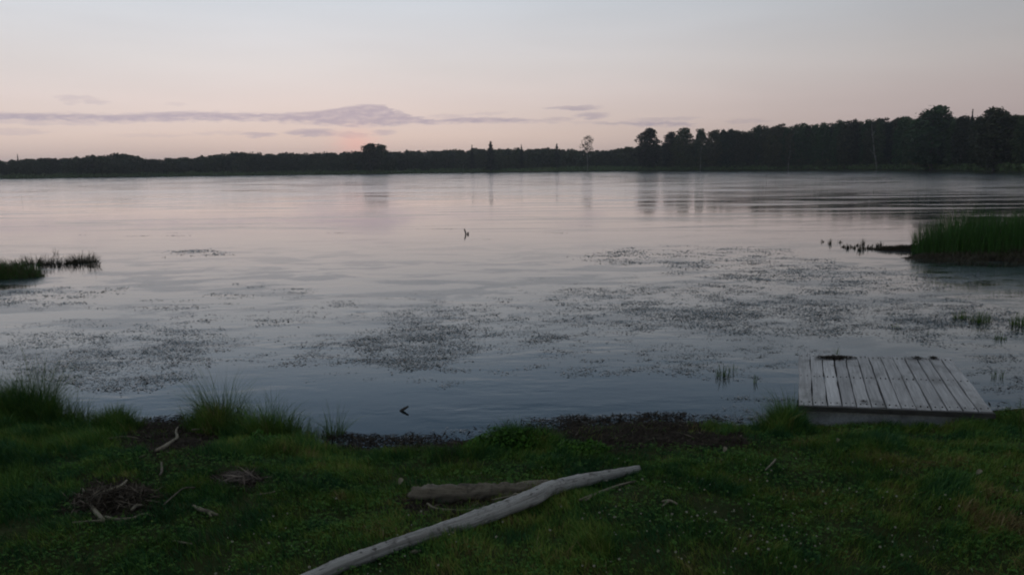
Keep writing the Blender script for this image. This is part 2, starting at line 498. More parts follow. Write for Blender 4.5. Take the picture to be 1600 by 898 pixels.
def b_plank(T, b):
    co = objco(T)
    pt = attrf(T, 'tint')
    off = T.n('ShaderNodeCombineXYZ', ins={0: T.m('MULTIPLY', pt, 37.0), 1: 0.0, 2: 0.0}).outputs[0]
    vec = T.n('ShaderNodeVectorMath', operation='ADD', ins={0: T.mapping(co, (60, 2.2, 60)), 1: off}).outputs[0]
    grain = T.noise(vec, 1.0, 5.0, 0.6, 0.5)
    vec2 = T.n('ShaderNodeVectorMath', operation='ADD', ins={0: T.mapping(co, (5, 2.4, 4)), 1: off}).outputs[0]
    blot = T.noise(vec2, 1.0, 4.0, 0.6)
    c = T.ramp(grain, [(0.25, (0.26, 0.256, 0.25)), (0.5, (0.46, 0.454, 0.445)), (0.75, (0.63, 0.62, 0.61))])
    c = T.mix(1.0, c, T.ramp(pt, [(0, (0.62, 0.62, 0.63)), (0.55, (0.92, 0.92, 0.92)), (1, (1.3, 1.3, 1.3))]), 'MULTIPLY')
    c = T.mix(T.rng(blot, 0.50, 0.70, 0, 0.55, True), c, (0.10, 0.095, 0.085))
    pale = T.noise(vec2, 1.7, 3.0, 0.5)
    c = T.mix(T.m('MULTIPLY', T.rng(pale, 0.52, 0.66, 0, 0.7, True), T.rng(pt, 0.45, 0.8)), c, (0.52, 0.51, 0.50))
    c = T.mix(T.rng(pt, -0.4, -0.6), c, (0.03, 0.025, 0.02))
    T.set(b.inputs['Base Color'], c)
    T.set(b.inputs['Roughness'], 0.78)
    bp = T.n('ShaderNodeBump', ins={'Strength': 0.5, 'Distance': 0.003, 'Height': grain})
    T.set(b.inputs['Normal'], bp.outputs[0])
M_plank = material('weathered_planks', b_plank)


def b_flower(T, b):
    n = T.noise(objco(T), 300.0, 2.0)
    T.set(b.inputs['Base Color'], T.ramp(n, [(0.3, (0.22, 0.20, 0.14)), (0.7, (0.50, 0.50, 0.40))]))
    T.set(b.inputs['Roughness'], 0.8)
M_flower = material('clover_petals', b_flower)


def b_stone(T, b):
    n = T.noise(objco(T), 60.0, 4.0)
    T.set(b.inputs['Base Color'], T.ramp(n, [(0.3, (0.25, 0.24, 0.22)), (0.7, (0.45, 0.43, 0.40))]))
    T.set(b.inputs['Roughness'], 0.8)
M_stone = material('pale_stone', b_stone)

# ------------------------------------------------------------------ setting: ground and lake
def geo(a, b, n):
    return list(np.geomspace(a, b, n))
xs = sorted([-v for v in geo(6.05, 2500, 62)] + list(np.arange(-6, 6.001, 0.05)) + geo(6.05, 2500, 62))
ys_ = sorted([-v for v in geo(1.5, 2500, 30)] + list(np.arange(-1, 2.0, 0.25)) + list(np.arange(2.0, 8.0, 0.04)) + list(np.arange(8, 22, 0.2)) + geo(22.5, 2500, 110))
gx, gy = np.meshgrid(np.array(xs), np.array(ys_))
gz = ground(gx, gy)
V = np.stack([gx.ravel(), gy.ravel(), gz.ravel()], 1)
nx, ny = len(xs), len(ys_)
i = np.arange(nx * ny).reshape(ny, nx)
F = np.stack([i[:-1, :-1].ravel(), i[:-1, 1:].ravel(), i[1:, 1:].ravel(), i[1:, :-1].ravel()], 1)
ppx, ppy = project(gx.ravel(), gy.ravel(), gz.ravel())
MUD = [(985, 678, 150, 24), (895, 662, 40, 6), (1040, 656, 60, 6), (570, 690, 60, 5), (265, 684, 75, 26), (640, 697, 110, 9), (175, 785, 62, 34), (700, 792, 85, 14), (1120, 690, 60, 12), (370, 752, 40, 14)]


def mudmask(px, py, soft=0.5):
    m = np.zeros_like(px)
    w = (fbm(px / 22, py / 9, 77) - 0.5) * 0.9
    for cx, cy, rx, ry in MUD:
        q = np.sqrt(((px - cx) / rx) ** 2 + ((py - cy) / ry) ** 2) + w
        m = np.maximum(m, sm(q, 1.0 + soft * 0.5, 1.0 - soft * 0.5))
    return m


mud = mudmask(ppx, ppy) * (V[:, 1] > 1) * (V[:, 1] < 9)
g_o = mesh_obj('ground', V, F, M_ground, attr={'mud': mud}, smooth=True)
tag(g_o, 'grassy and muddy lake bank and lake bed running to the far shore', kind='structure')
S = 2480.0
w_o = mesh_obj('lake_water', [(-S, -S, 0), (S, -S, 0), (S, S, 0), (-S, S, 0)], [(0, 1, 2, 3)], M_water)
tag(w_o, 'calm lake mirroring the pale dusk sky', kind='structure')

# haze
def box_mesh(x0, x1, y0, y1, z0, z1):
    v = [(x0, y0, z0), (x1, y0, z0), (x1, y1, z0), (x0, y1, z0), (x0, y0, z1), (x1, y0, z1), (x1, y1, z1), (x0, y1, z1)]
    f = [(0, 3, 2, 1), (4, 5, 6, 7), (0, 1, 5, 4), (1, 2, 6, 5), (2, 3, 7, 6), (3, 0, 4, 7)]
    return v, f
hm = bpy.data.materials.new('haze')
hm.use_nodes = True
HT = NT(hm.node_tree)
pv = HT.n('ShaderNodeVolumePrincipled', ins={'Color': (0.86, 0.89, 0.96, 1), 'Density': 0.00034, 'Anisotropy': 0.6})
HT.n('ShaderNodeOutputMaterial', ins={'Volume': pv.outputs[0]})
hv, hf = box_mesh(-2600, 2600, -2600, 2600, -2.0, 30.0)
HAZE = True
if HAZE:
    h_o = mesh_obj('haze', hv, hf, hm)
    tag(h_o, 'thin evening haze over the lake', kind='stuff')


# ------------------------------------------------------------------ blades
def blades(base, h, w, lean, lean_dir, face, tint, curl=0.5):
    """numpy grass blades: 7 vertices, 3 quads/tris as quads (tip doubled)"""
    n = len(base)
    up = np.array([0, 0, 1.0])
    ld = np.stack([np.cos(lean_dir), np.sin(lean_dir), np.zeros(n)], 1)
    sd = np.stack([np.cos(face), np.sin(face), np.zeros(n)], 1)
    vs = []
    for t, ww in ((0.0, 1.0), (0.4, 0.9), (0.75, 0.6), (1.0, 0.08)):
        c = base + up * (h * t * (1 - curl * lean * t * 0.6))[:, None] + ld * (h * lean * t ** 2)[:, None]
        vs.append(c - sd * (w * ww / 2)[:, None]); vs.append(c + sd * (w * ww / 2)[:, None])
    V = np.stack(vs, 1).reshape(-1, 3)
    o = (np.arange(n) * 8)[:, None]
    F = np.concatenate([o + np.array([0, 1, 3, 2]), o + np.array([2, 3, 5, 4]), o + np.array([4, 5, 7, 6])], 1).reshape(-1, 4)
    return V, F, np.repeat(tint, 8)


def leaf_quads(c, size, asp, nrm_tilt, tint, rng_=rng):
    """small roughly horizontal pointed leaves (diamonds)"""
    n = len(c)
    a = rng_.uniform(0, 2 * np.pi, n)
    tx = rng_.normal(0, nrm_tilt, n); ty = rng_.normal(0, nrm_tilt, n)
    u = np.stack([np.cos(a), np.sin(a), tx], 1); v = np.stack([-np.sin(a), np.cos(a), ty], 1)
    u = u * (size / 2)[:, None]; v = v * (size * asp / 2)[:, None]
    V = np.stack([c - u, c - v, c + u, c + v], 1).reshape(-1, 3)
    F = np.arange(n * 4).reshape(-1, 4)
    return V, F, np.repeat(tint, 4)


def rand_quads(c, size, tint, r=rng):
    n = len(c)
    u = r.normal(size=(n, 3)); u /= np.linalg.norm(u, axis=1)[:, None]
    w = r.normal(size=(n, 3)); v = np.cross(u, w); v /= np.linalg.norm(v, axis=1)[:, None]
    u = u * (size / 2)[:, None]; v = v * (size * 0.6 / 2)[:, None]
    V = np.stack([c - u, c - v, c + u, c + v], 1).reshape(-1, 3)
    return V, np.arange(n * 4).reshape(-1, 4), np.repeat(tint, 4)


def joinm(parts):
    vs, fs, ts = [], [], []
    o = 0
    for V, F, t in parts:
        vs.append(V); fs.append(F + o); ts.append(t); o += len(V)
    return np.concatenate(vs), np.concatenate(fs), np.concatenate(ts)


# tall zones along the water: (px centre, half width, base py, half depth py, height m)
def heightmap(px, py):
    """extra grass height (m) by where on the bank it grows"""
    h = np.full_like(px, 0.045)
    for cx, cy, rx, ry, hh in [(50, 652, 130, 22, .30), (180, 668, 45, 11, .14), (345, 668, 60, 15, .20), (450, 684, 105, 17, .18), (520, 690, 35, 10, .10),
                               (810, 694, 75, 16, .10), (700, 712, 160, 12, .04), (1225, 668, 40, 14, .16), (1130, 672, 60, 8, .05),
                               (1530, 668, 80, 11, .04), (1640, 664, 60, 22, .12), (0, 740, 90, 60, .06), (100, 690, 140, 20, .06), (1500, 760, 120, 50, .03), (930, 850, 60, 30, .03), (1330, 700, 100, 25, .03),
                               (420, 705, 130, 14, .05)]:
        q = np.sqrt(((px - cx) / rx) ** 2 + ((py - cy) / ry) ** 2)
        h = np.maximum(h, 0.045 + hh * sm(q, 1.25, 0.2))
    return h


def scatter(n, x0, x1, y0, y1, margin=120, zmin=0.012):
    x = rng.uniform(x0, x1, n); y = rng.uniform(y0, y1, n)
    z = ground(x, y)
    px, py = project(x, y, z)
    k = (z > zmin) & (px > -margin) & (px < 1600 + margin) & (py < 898 + 160)
    return x[k], y[k], z[k], px[k], py[k]


# the lawn
x, y, z, px, py = scatter(900000, -5.2, 5.6, 2.35, 7.4)
mm = mudmask(px, py)
clump = fbm(x * 5, y * 5, 51)
keep = rng.uniform(size=len(x)) < (1 - 0.94 * mm) * np.clip(0.25 + (clump - 0.3) * 2.4, 0.15, 1) * sm(z, 0.01, 0.06)
x, y, z, px, py, clump = (a[keep] for a in (x, y, z, px, py, clump))
n = len(x)
hh = heightmap(px, py) * rng.uniform(0.45, 1.25, n) * (0.35 + 1.5 * fbm(x * 3.5, y * 3.5, 52) ** 1.3) * (0.6 + 0.8 * clump)
patch = fbm(x * 0.9, y * 0.9, 53)
tint = np.clip(0.28 + (patch - 0.5) * 0.9 + (fbm(x * 5.5, y * 5.5, 59) - .5) * 1.5 + rng.normal(0, 0.13, n) + 0.10 * sm(px, 900, 1300) , 0, 0.74) + (rng.uniform(size=n) < 0.035) * 0.24
ld = fbm(x * 0.8, y * 0.8, 54) * 8 + rng.normal(0, 1.2, n)
bl = blades(np.stack([x, y, z - 0.004], 1), hh, rng.uniform(0.0018, 0.0042, n), rng.uniform(0.15, 0.9, n), ld, rng.uniform(0, np.pi, n), tint)
gr = mesh_obj('grass', bl[0], bl[1], M_grass, attr={'tint': bl[2]})
tag(gr, 'short and ankle-high green grass covering the near lake bank', 'grass', kind='stuff')
print('grass blades', n)

# the taller fringe along the water line
x, y, z, px, py = scatter(900000, -5.6, 6.2, 4.2, 7.6)
hm_ = heightmap(px, py) - 0.045
keep = (rng.uniform(size=len(x)) < np.clip(hm_ * 9, 0, 1) * (0.25 + 0.9 * sm(fbm(x * 4, y * 4, 56), .35, .6))) & (hm_ > 0.02)
x, y, z, px, py, hm_ = (a[keep] for a in (x, y, z, px, py, hm_))
n = len(x)
hh = (hm_ + 0.03) * rng.uniform(0.35, 1.25, n) * (0.5 + 1.0 * fbm(x * 3.0, y * 3.0, 57))
tint = np.clip(rng.normal(0.35, 0.16, n) + (fbm(x * 1.3, y * 1.3, 58) - .5) * .6, 0, 1)
bl = blades(np.stack([x, y, z - 0.004], 1), hh, rng.uniform(0.0016, 0.0036, n), rng.uniform(0.1, 0.8, n), rng.uniform(0, 6.28, n), rng.uniform(0, np.pi, n), tint)
gr = mesh_obj('shore_grass', bl[0], bl[1], M_tall, attr={'tint': bl[2]})
tag(gr, 'taller uneven grass fringing the near water line', 'grass', kind='stuff')
print('fringe blades', n)

# clover and small herb leaves among it
x, y, z, px, py = scatter(90000, -5.0, 5.2, 2.35, 6.8)
mm = mudmask(px, py)
cl_ = fbm(x * 3, y * 3, 61)
keep = rng.uniform(size=len(x)) < (1 - 0.97 * mm) * np.clip((cl_ - 0.38) * 4, 0.05, 1) * sm(z, 0.03, 0.08)
x, y, z, px, py = (a[keep] for a in (x, y, z, px, py))
n = len(x)
parts = []
hz = rng.uniform(0.006, 0.034, n)
sz = rng.uniform(0.005, 0.012, n)
for k in range(3):
    a0 = rng.uniform(0, 6.28, n) if k == 0 else a0 + 2.09
    c = np.stack([x + np.cos(a0) * sz * 0.55, y + np.sin(a0) * sz * 0.55, z + hz], 1)
    parts.append(leaf_quads(c, sz, np.full(n, 0.85), 0.25, np.clip(rng.normal(0.45, 0.2, n), 0, 1)))
cv_ = joinm(parts)
co_ = mesh_obj('clover_leaves', cv_[0], cv_[1], M_clover, attr={'tint': cv_[2]})
tag(co_, 'low clover and herb leaves spread through the bank grass', 'clover', kind='stuff')

# leafy mound of herbs at the water's edge
def mound(px0, py0, r, h, n, mat, seed, sz=(0.012, 0.030)):
    rg = np.random.default_rng(seed)
    p = gat(px0, py0)
    a = rg.uniform(0, 6.28, n); q = np.sqrt(rg.uniform(0, 1, n))
    lx = np.cos(a) * q * r * 1.5; ly = np.sin(a) * q * r * 0.8
    top = h * (1 - q ** 2) * (0.5 + fbm(lx * 9 + 5, ly * 9, seed))
    lz = ground(p[0] + lx, p[1] + ly) - p[2] + top * rg.uniform(0.1, 1, n) ** 0.5 + 0.01
    V, F, t = leaf_quads(np.stack([lx, ly, lz], 1), rg.uniform(*sz, n), np.full(n, 0.55), 0.6, rg.uniform(0, 1, n), rg)
    return p, V, F, t
for (a, b, r, h, n, lab) in [(800, 700, 0.24, 0.13, 2600, 'bright green leafy herb mound at the water edge above the logs'),
                             (905, 706, 0.13, 0.07, 900, 'small green leafy herb mound between the mud patch and the larger mound'),
                             (430, 700, 0.22, 0.10, 1500, 'dark leafy herb clump on the left bank below the tall grass')]:
    p, V, F, t = mound(a, b, r, h, n, M_mound, int(a))
    o = mesh_obj('herb_plant', V, F, M_mound, attr={'tint': t}, loc=p)
    tag(o, lab, 'plant')


# grass tufts: things
def tuft_mesh(n, r, h, seed, wide=(0.003, 0.006), lean=(0.1, 0.6), tmax=1.0, power=1.0):
    rg = np.random.default_rng(seed)
    a = rg.uniform(0, 6.28, n); q = r * np.sqrt(rg.uniform(0, 1, n))
    b = np.stack([np.cos(a) * q, np.sin(a) * q * 0.7, np.full(n, -0.01)], 1)
    hh = h * (0.2 + 0.85 * rg.uniform(0, 1, n) ** power) * (1 - 0.45 * (q / r) ** 2)
    return blades(b, hh, rg.uniform(*wide, n), rg.uniform(*lean, n), a + rg.normal(0, 0.7, n), rg.uniform(0, np.pi, n), np.clip(rg.normal(0.4, 0.22, n), 0, tmax))


tufts = [
    (18, 655, 0.16, 0.26, 170, 'low bushy grass tuft at the left end of the bank'),
    (64, 652, 0.10, 0.56, 230, 'tallest narrow grass tuft at the left of the bank'),
    (112, 660, 0.14, 0.26, 160, 'grass tuft just right of the tallest tuft on the left bank'),
    (214, 670, 0.05, 0.16, 40, 'thin grass sprig at the edge of the muddy gap on the left bank'),
    (345, 668, 0.14, 0.44, 260, 'tall rounded grass tuft right of the muddy gap'),
    (415, 678, 0.20, 0.31, 260, 'broad feathery grass tuft between the rounded tuft and open water'),
    (522, 688, 0.06, 0.26, 80, 'slim grass sprig where the left bank grass ends at open water'),
    (1232, 668, 0.11, 0.30, 170, 'green grass tuft against the left side of the dock'),
    (1200, 672, 0.09, 0.18, 90, 'short grass tuft a little left of the dock tuft'),
    (1606, 672, 0.12, 0.22, 130, 'tall grass tuft at the right of the dock'),
    (1425, 674, 0.10, 0.085, 110, 'grass tuft growing over the front board of the dock'),
    (1530, 678, 0.11, 0.075, 100, 'grass tuft hiding the right front corner of the dock'),
    (150, 668, 0.10, 0.15, 80, 'small leaning grass tuft between the left bank tufts and the muddy gap'),
    (300, 664, 0.07, 0.20, 60, 'thin grass tuft hugging the left side of the rounded tuft'),
    (378, 672, 0.09, 0.22, 90, 'grass tuft joining the rounded tuft and the broad feathery one'),
    (462, 686, 0.12, 0.20, 120, 'ragged grass tuft right of the broad feathery one'),
    (492, 688, 0.09, 0.12, 70, 'low grass tuft just before the slim sprig at the open water'),
    (40, 668, 0.16, 0.22, 160, 'bushy grass in front of the tallest tuft on the left bank'),
    (1268, 676, 0.08, 0.07, 60, 'low grass tuft below the front left corner of the dock'),
    (1150, 680, 0.10, 0.09, 80, 'low grass tuft at the right end of the muddy shore'),
    (940, 862, 0.08, 0.11, 90, 'yellowish grass tuft right of the long driftwood log'),
    (1370, 700, 0.08, 0.10, 70, 'small seeding grass tuft in front of the dock'),
]
for k, (a, b, r, h, n, lab) in enumerate(tufts):
    p = gat(a, b)
    if p[2] < -0.05: p[2] = -0.05
    V, F, t = tuft_mesh(int(n * 3.0), r * 1.3, h * 1.35, 100 + k, (0.0015, 0.0038), (0.05, 1.0), power=1.3)
    wnd = 0.25 * h * (V[:, 2].clip(0) / max(h, .01)) ** 2; V[:, 0] += wnd * random.uniform(-.9, .9); V[:, 1] += wnd * random.uniform(-.6, .6)
    o = mesh_obj('grass_tuft', V, F, M_tall, attr={'tint': t}, loc=p)
    tag(o, lab, 'grass tuft')

# ------------------------------------------------------------------ litter on the mud
x, y, z, px, py = scatter(560000, -5.0, 5.2, 2.6, 6.9, zmin=-0.05)
mm = mudmask(px, py, 0.9)
ys2 = np.interp(x, near_pts[:, 0], near_pts[:, 1])
keep = (rng.uniform(size=len(x)) < np.maximum(mm * 0.42, 0.02 * (np.abs(ys2 - y) < 0.25)))
x, y, z = x[keep], y[keep], np.maximum(z[keep], 0.002)
n = len(x)
V, F, t = leaf_quads(np.stack([x, y, z + rng.uniform(0.002, 0.018, n)], 1), rng.uniform(0.02, 0.09, n), rng.uniform(0.05, 0.2, n), 0.18, np.clip(rng.beta(2, 4, n), 0, 1))
o = mesh_obj('plant_debris', V, F, M_litter, attr={'tint': t})
tag(o, 'dark brown washed-up plant litter on the muddy shore', 'plant litter', kind='stuff')
print('litter', n)

# ------------------------------------------------------------------ pondweed
weed_zones = [  # cx, cy, rx, ry, clusters, leaf size
    (170, 578, 120, 30, 210, .030), (60, 555, 90, 18, 60, .030), (230, 535, 130, 20, 110, .032), (420, 548, 160, 22, 120, .032), (650, 540, 90, 34, 330, .032), (680, 505, 70, 26, 130, .034),
    (840, 512, 75, 20, 260, .034), (960, 480, 190, 28, 300, .036), (1150, 470, 200, 26, 330, .036), (1000, 500, 140, 26, 160, .034),
    (1330, 435, 190, 22, 300, .045), (1250, 500, 170, 22, 210, .036), (1420, 490, 150, 22, 200, .036), (1520, 515, 110, 26, 200, .034),
    (1080, 400, 150, 16, 130, .055), (1200, 420, 160, 18, 150, .05), (430, 485, 160, 24, 70, .036), (900, 560, 240, 26, 110, .028), (1140, 560, 130, 30, 90, .028),
    (1570, 580, 60, 30, 90, .028), (700, 590, 200, 20, 16, .028), (300, 500, 260, 30, 60, .036), (260, 455, 200, 12, 40, .045), (60, 465, 80, 12, 60, .045),
    (1020, 655, 140, 8, 50, .022), (760, 678, 120, 5, 16, .022), (600, 686, 90, 4, 12, .02), (1180, 640, 60, 20, 26, .022), (310, 396, 40, 5, 26, .07),
    (60, 560, 120, 40, 80, .03), (1010, 395, 60, 6, 30, .06), (570, 360, 500, 14, 20, .06), (1040, 480, 420, 48, 420, .024), (1350, 470, 240, 40, 200, .026), (640, 520, 220, 40, 140, .024), (160, 560, 170, 34, 120, .024)]
P_, S_, T_, A_ = [], [], [], []
for cx, cy, rx, ry, nc, ls in weed_zones:
    for _ in range(int(nc * 0.9)):
        a = random.uniform(0, 6.283); q = math.sqrt(random.random()) ** 0.9
        u, v = cx + rx * q * math.cos(a) * 1.1, cy + ry * q * math.sin(a) * 1.1
        if v < 285: continue
        p = at(u, v)
        if float(ground(p[0], p[1])) > 0.01: continue
        if float(fbm(p[0] * 1.1, p[1] * 0.9, 95)) < 0.40 and random.random() < 0.8: continue
        k = int(random.choice((2, 6, 14, 26, 40, 60)))
        r = (0.010 + 0.0075 * math.sqrt(k)) * random.uniform(0.7, 1.3) * (ls / 0.034)
        th = random.gauss(0, 0.5)
        dx = rng.normal(0, r * 2.0, k); dy = rng.normal(0, r * 0.8, k)
        P_.append(np.stack([p[0] + dx * math.cos(th) - dy * math.sin(th), p[1] + dx * math.sin(th) + dy * math.cos(th), rng.uniform(0.003, 0.010, k)], 1))
        S_.append(rng.uniform(0.35, 1.15, k) * ls)
        T_.append(np.clip(rng.normal(random.uniform(0.2, 0.6), 0.15, k), 0, 1))
P_, S_, T_ = np.concatenate(P_), np.concatenate(S_), np.concatenate(T_)
V, F, t = leaf_quads(P_, S_, rng.uniform(0.25, 0.75, len(P_)), 0.13, T_)
o = mesh_obj('pondweed', V, F, M_weed, attr={'tint': t})
tag(o, 'scattered dark pondweed leaves floating across the shallow water', 'pondweed', kind='stuff')
print('weeds', len(P_))

# ------------------------------------------------------------------ reeds
def reed_field(name, cx, cy, rx, ry, h, n, mat, seed, label, hvar=0.6, w=(0.006, 0.012), lean=(0.05, 0.35), edge=0.3, tm=0.4):
    rg = np.random.default_rng(seed)
    a = rg.uniform(0, 6.28, n); q = np.sqrt(rg.uniform(0, 1, n))
    lx = np.cos(a) * q * rx; ly = np.sin(a) * q * ry
    keep = fbm(lx * 1.7 + seed, ly * 1.7, seed) > 0.30
    lx, ly, q, a = lx[keep], ly[keep], q[keep], a[keep]
    m = len(lx)
    hh = h * (1 - hvar * rg.uniform(0, 1, m)) * (0.55 + 0.9 * fbm(lx * 1.6, ly * 1.6, seed + 1)) * (1 - edge * q ** 5)
    z = np.maximum(ground(cx + lx, cy + ly), -0.15) - 0.02
    V, F, t = blades(np.stack([lx, ly, z], 1), hh, rg.uniform(*w, m), rg.uniform(*lean, m), rg.uniform(0, 6.28, m), rg.uniform(0, np.pi, m), np.clip(rg.normal(tm, 0.22, m), 0, 1))
    o = mesh_obj(name, V, F, mat, attr={'tint': t}, loc=(cx, cy, 0))
    return o

c = at(1640, 398)
o = reed_field('reed_bed', c[0] + 1.55, c[1] + 0.7, 4.1, 1.35, 1.12, 19000, M_reed, 5, '')
tag(o, 'dense dark green reed bed on the low spit beyond the dock', 'reeds', kind='stuff')
c = at(1640, 404)
o = reed_field('dead_reed_fringe', c[0] + 1.5, c[1] - 0.05, 4.4, 1.5, 0.20, 14000, M_deadreed, 6, '', lean=(0.2, 1.2))
tag(o, 'low brown dead stems fringing the foot of the right-hand reed bed', 'dead reeds', kind='stuff')
c = at(1412, 389)
o = reed_field('dead_reed_patch', c[0], c[1], 0.80, 0.36, 0.15, 3200, M_deadreed, 7, '')
tag(o, 'low brown patch of dead stems at the tip of the reed spit', 'dead reeds', kind='stuff')
c = at(-25, 434)
o = reed_field('reed_bed', c[0], c[1] + 0.1, 1.15, 0.42, 0.42, 6500, M_reed, 8, '', hvar=0.85, lean=(0.05, 1.0), edge=0.9, tm=0.8)
tag(o, 'dark green reeds growing in the water at the left edge', 'reeds', kind='stuff')

# broken stubs leading from the tip of the spit
stub_list = sorted([(1285, 378, 5), (1297, 381, 9), (1313, 379, 5), (1324, 388, 8), (1330, 386, 5), (1343, 391, 9), (1350, 390, 8), (1356, 388, 6), (1362, 387, 7), (1340, 384, 6), (1348, 382, 11), (1371, 385, 6), (1376, 383, 7), (1335, 388, 5), (1318, 386, 4)])
SORD = 'first second third fourth fifth sixth seventh eighth ninth tenth eleventh twelfth thirteenth fourteenth fifteenth'.split()
first = None
for k, (a, b, hp) in enumerate(stub_list):
    p = at(a, b)
    if first is None:
        rg = np.random.default_rng(9)
        V, F, t = blades(np.stack([rg.normal(0, 0.03, 16), rg.normal(0, 0.03, 16), np.full(16, -0.05)], 1), rg.uniform(0.35, 1.05, 16), rg.uniform(0.012, 0.028, 16), rg.uniform(0, 0.06, 16), rg.uniform(0, 6.28, 16), rg.uniform(0, 3, 16), rg.uniform(0, 0.6, 16))
        V[:, 2] *= 0.12
        first = mesh_obj('reed_stub', V, F, M_deadreed, attr={'tint': t})
        o = first
    else:
        o = first.copy(); COL.objects.link(o)
    o.location = (p[0], p[1], 0)
    s_ = hp / 8.0
    o.scale = (0.8, 0.8, s_ * 1.1); o.rotation_euler = (0, 0, k * 1.3)
    tag(o, SORD[k] + ' reed stub from the left in the line off the reed spit', 'reed stub', 'reed stubs in a line off the spit')

# sparse water plants standing in the shallows
def water_plant(a, b, r, h, n, seed, lab, mat=M_tall, group=None, power=1.0, wide=(0.003, 0.006), lean=(0.02, 0.3), name='water_plant'):
    p = at(a, b)
    V, F, t = tuft_mesh(n, r, h, seed, wide, lean, power=power)
    V[:, 2] -= 0.02
    o = mesh_obj(name, V, F, mat, attr={'tint': t}, loc=(p[0], p[1], 0))
    tag(o, lab, 'water plant', group)
    return o
for k, (a, b, r, h, n, lab) in enumerate([
    (1128, 588, .07, .19, 60, 'loose upright grass sprig in shallow water left of the dock'),
    (1145, 580, .05, .15, 22, 'tiny grass sprig just behind the loose one left of the dock'),
    (1178, 598, .025, .17, 12, 'few dark thin stems standing in water beside the dock'),
    (1307, 556, .05, .17, 16, 'green stems standing in water just behind the dock'),
    (1400, 512, .06, .12, 40, 'small water plant right of centre beyond the dock'),
    (1452, 522, .03, .10, 9, 'thin dark sprig in water behind the right end of the dock'),
    (1500, 498, .10, .19, 110, 'left clump of the reed pair in water beyond the dock'),
    (1530, 503, .14, .24, 200, 'largest reed clump in water beyond the dock'),
    (1594, 508, .12, .25, 150, 'reed clump in water at the right edge'),
    (1562, 530, .08, .14, 70, 'small reed clump in front of the largest one beyond the dock'),
    (1560, 590, .06, .14, 40, 'dark sprig in water right of the dock'),
    (428, 487, .05, .07, 8, 'faint short sprig in open water at left centre'),
]):
    water_plant(a, b, r, h, n, 300 + k, lab, M_tall)
# the brown scrubby reeds at left
for k, (a, b, r, h, n, lab) in enumerate([
    (20, 425, .40, .30, 220, 'dark scrubby reed clump nearest the left edge'),
    (55, 413, .35, .26, 240, 'brown reed clump with one forked stem at the left'),
    (90, 414, .30, .24, 160, 'thin brown reed clump in the middle of the left reeds'),
    (128, 410, .28, .28, 260, 'outermost dense brown reed clump with tall thin stems at left'),
    (146, 416, .10, .36, 26, 'few tall thin stems at the outer tip of the left reeds'),
    (50, 426, .35, .16, 120, 'low dark reed clump in front of the brown left reeds'),
    (88, 397, .05, .38, 6, 'lone tall bare reed stems above the left reeds'),
]):
    water_plant(a, b, r * 1.3, h * (1.35 if n > 50 else 1), int(n * 2.4), 400 + k, lab, M_deadreed if k else M_reed, wide=(0.005, 0.014), lean=(0.0, 1.1), power=2.6, name='reed_clump')
for k, (a, b, lab) in enumerate([(257, 402, 'short dark reed stub in open water at left'), (285, 398, 'pair of low dark reed stubs in open water'), (298, 400, 'lowest dark reed stub beside the pair'), (322, 399, 'outermost reed stub of the open-water row')]):
    water_plant(a, b, .035, .09, 12, 450 + k, lab, M_deadreed, wide=(0.01, 0.02), lean=(0, .9), name='reed_stub')


# ------------------------------------------------------------------ tubes
def tube(points, radii, seg=12, sub=6, rough=0.06, seed=0, flat=1.0, caps=True):
    pts = [np.array(p, float) for p in points]
    rg = np.random.default_rng(seed)
    P = [2 * pts[0] - pts[1]] + pts + [2 * pts[-1] - pts[-2]]
    Rr = [radii[0]] + list(radii) + [radii[-1]]
    C, RR = [], []
    for k in range(1, len(P) - 2):
        for j in range(sub):
            t = j / sub
            a, b, c, d = P[k - 1], P[k], P[k + 1], P[k + 2]
            C.append(0.5 * ((2 * b) + (-a + c) * t + (2 * a - 5 * b + 4 * c - d) * t * t + (-a + 3 * b - 3 * c + d) * t ** 3))
            RR.append(Rr[k] * (1 - t) + Rr[k + 1] * t)
    C.append(pts[-1]); RR.append(radii[-1])
    C = np.array(C); RR = np.array(RR)
    m = len(C)
    V = []; al = []; ro = []
    L = 0
    for k in range(m):
        d = C[min(k + 1, m - 1)] - C[max(k - 1, 0)]
        d /= np.linalg.norm(d) + 1e-9
        s_ = np.cross(d, [0, 0, 1.0])
        if np.linalg.norm(s_) < 0.1: s_ = np.cross(d, [0, 1.0, 0])
        s_ /= np.linalg.norm(s_); u_ = np.cross(s_, d)
        if k: L += np.linalg.norm(C[k] - C[k - 1])
        for j in range(seg):
            th = 2 * math.pi * j / seg
            rr = RR[k] * (1 + rough * 2 * (float(vnoise(L / max(RR[k], .004) * 0.5 + seed, j % seg * 0.9, seed)) - 0.5) + rough * 0.4 * rg.normal())
            V.append(C[k] + s_ * math.cos(th) * rr + u_ * math.sin(th) * rr * flat)
            al.append(L); ro.append(abs(j / seg * 2 - 1) * 1.0)
    F = [(k * seg + j, k * seg + (j + 1) % seg, (k + 1) * seg + (j + 1) % seg, (k + 1) * seg + j) for k in range(m - 1) for j in range(seg)]
    if caps:
        V.append(C[0] - (C[1] - C[0]) * 0.05); V.append(C[-1] + (C[-1] - C[-2]) * 0.05)
        al += [0, L]; ro += [0, 0]
        F += [(len(V) - 2, (j + 1) % seg, j) for j in range(seg)]
        F += [(len(V) - 1, (m - 1) * seg + j, (m - 1) * seg + (j + 1) % seg) for j in range(seg)]
    return V, F, al, ro


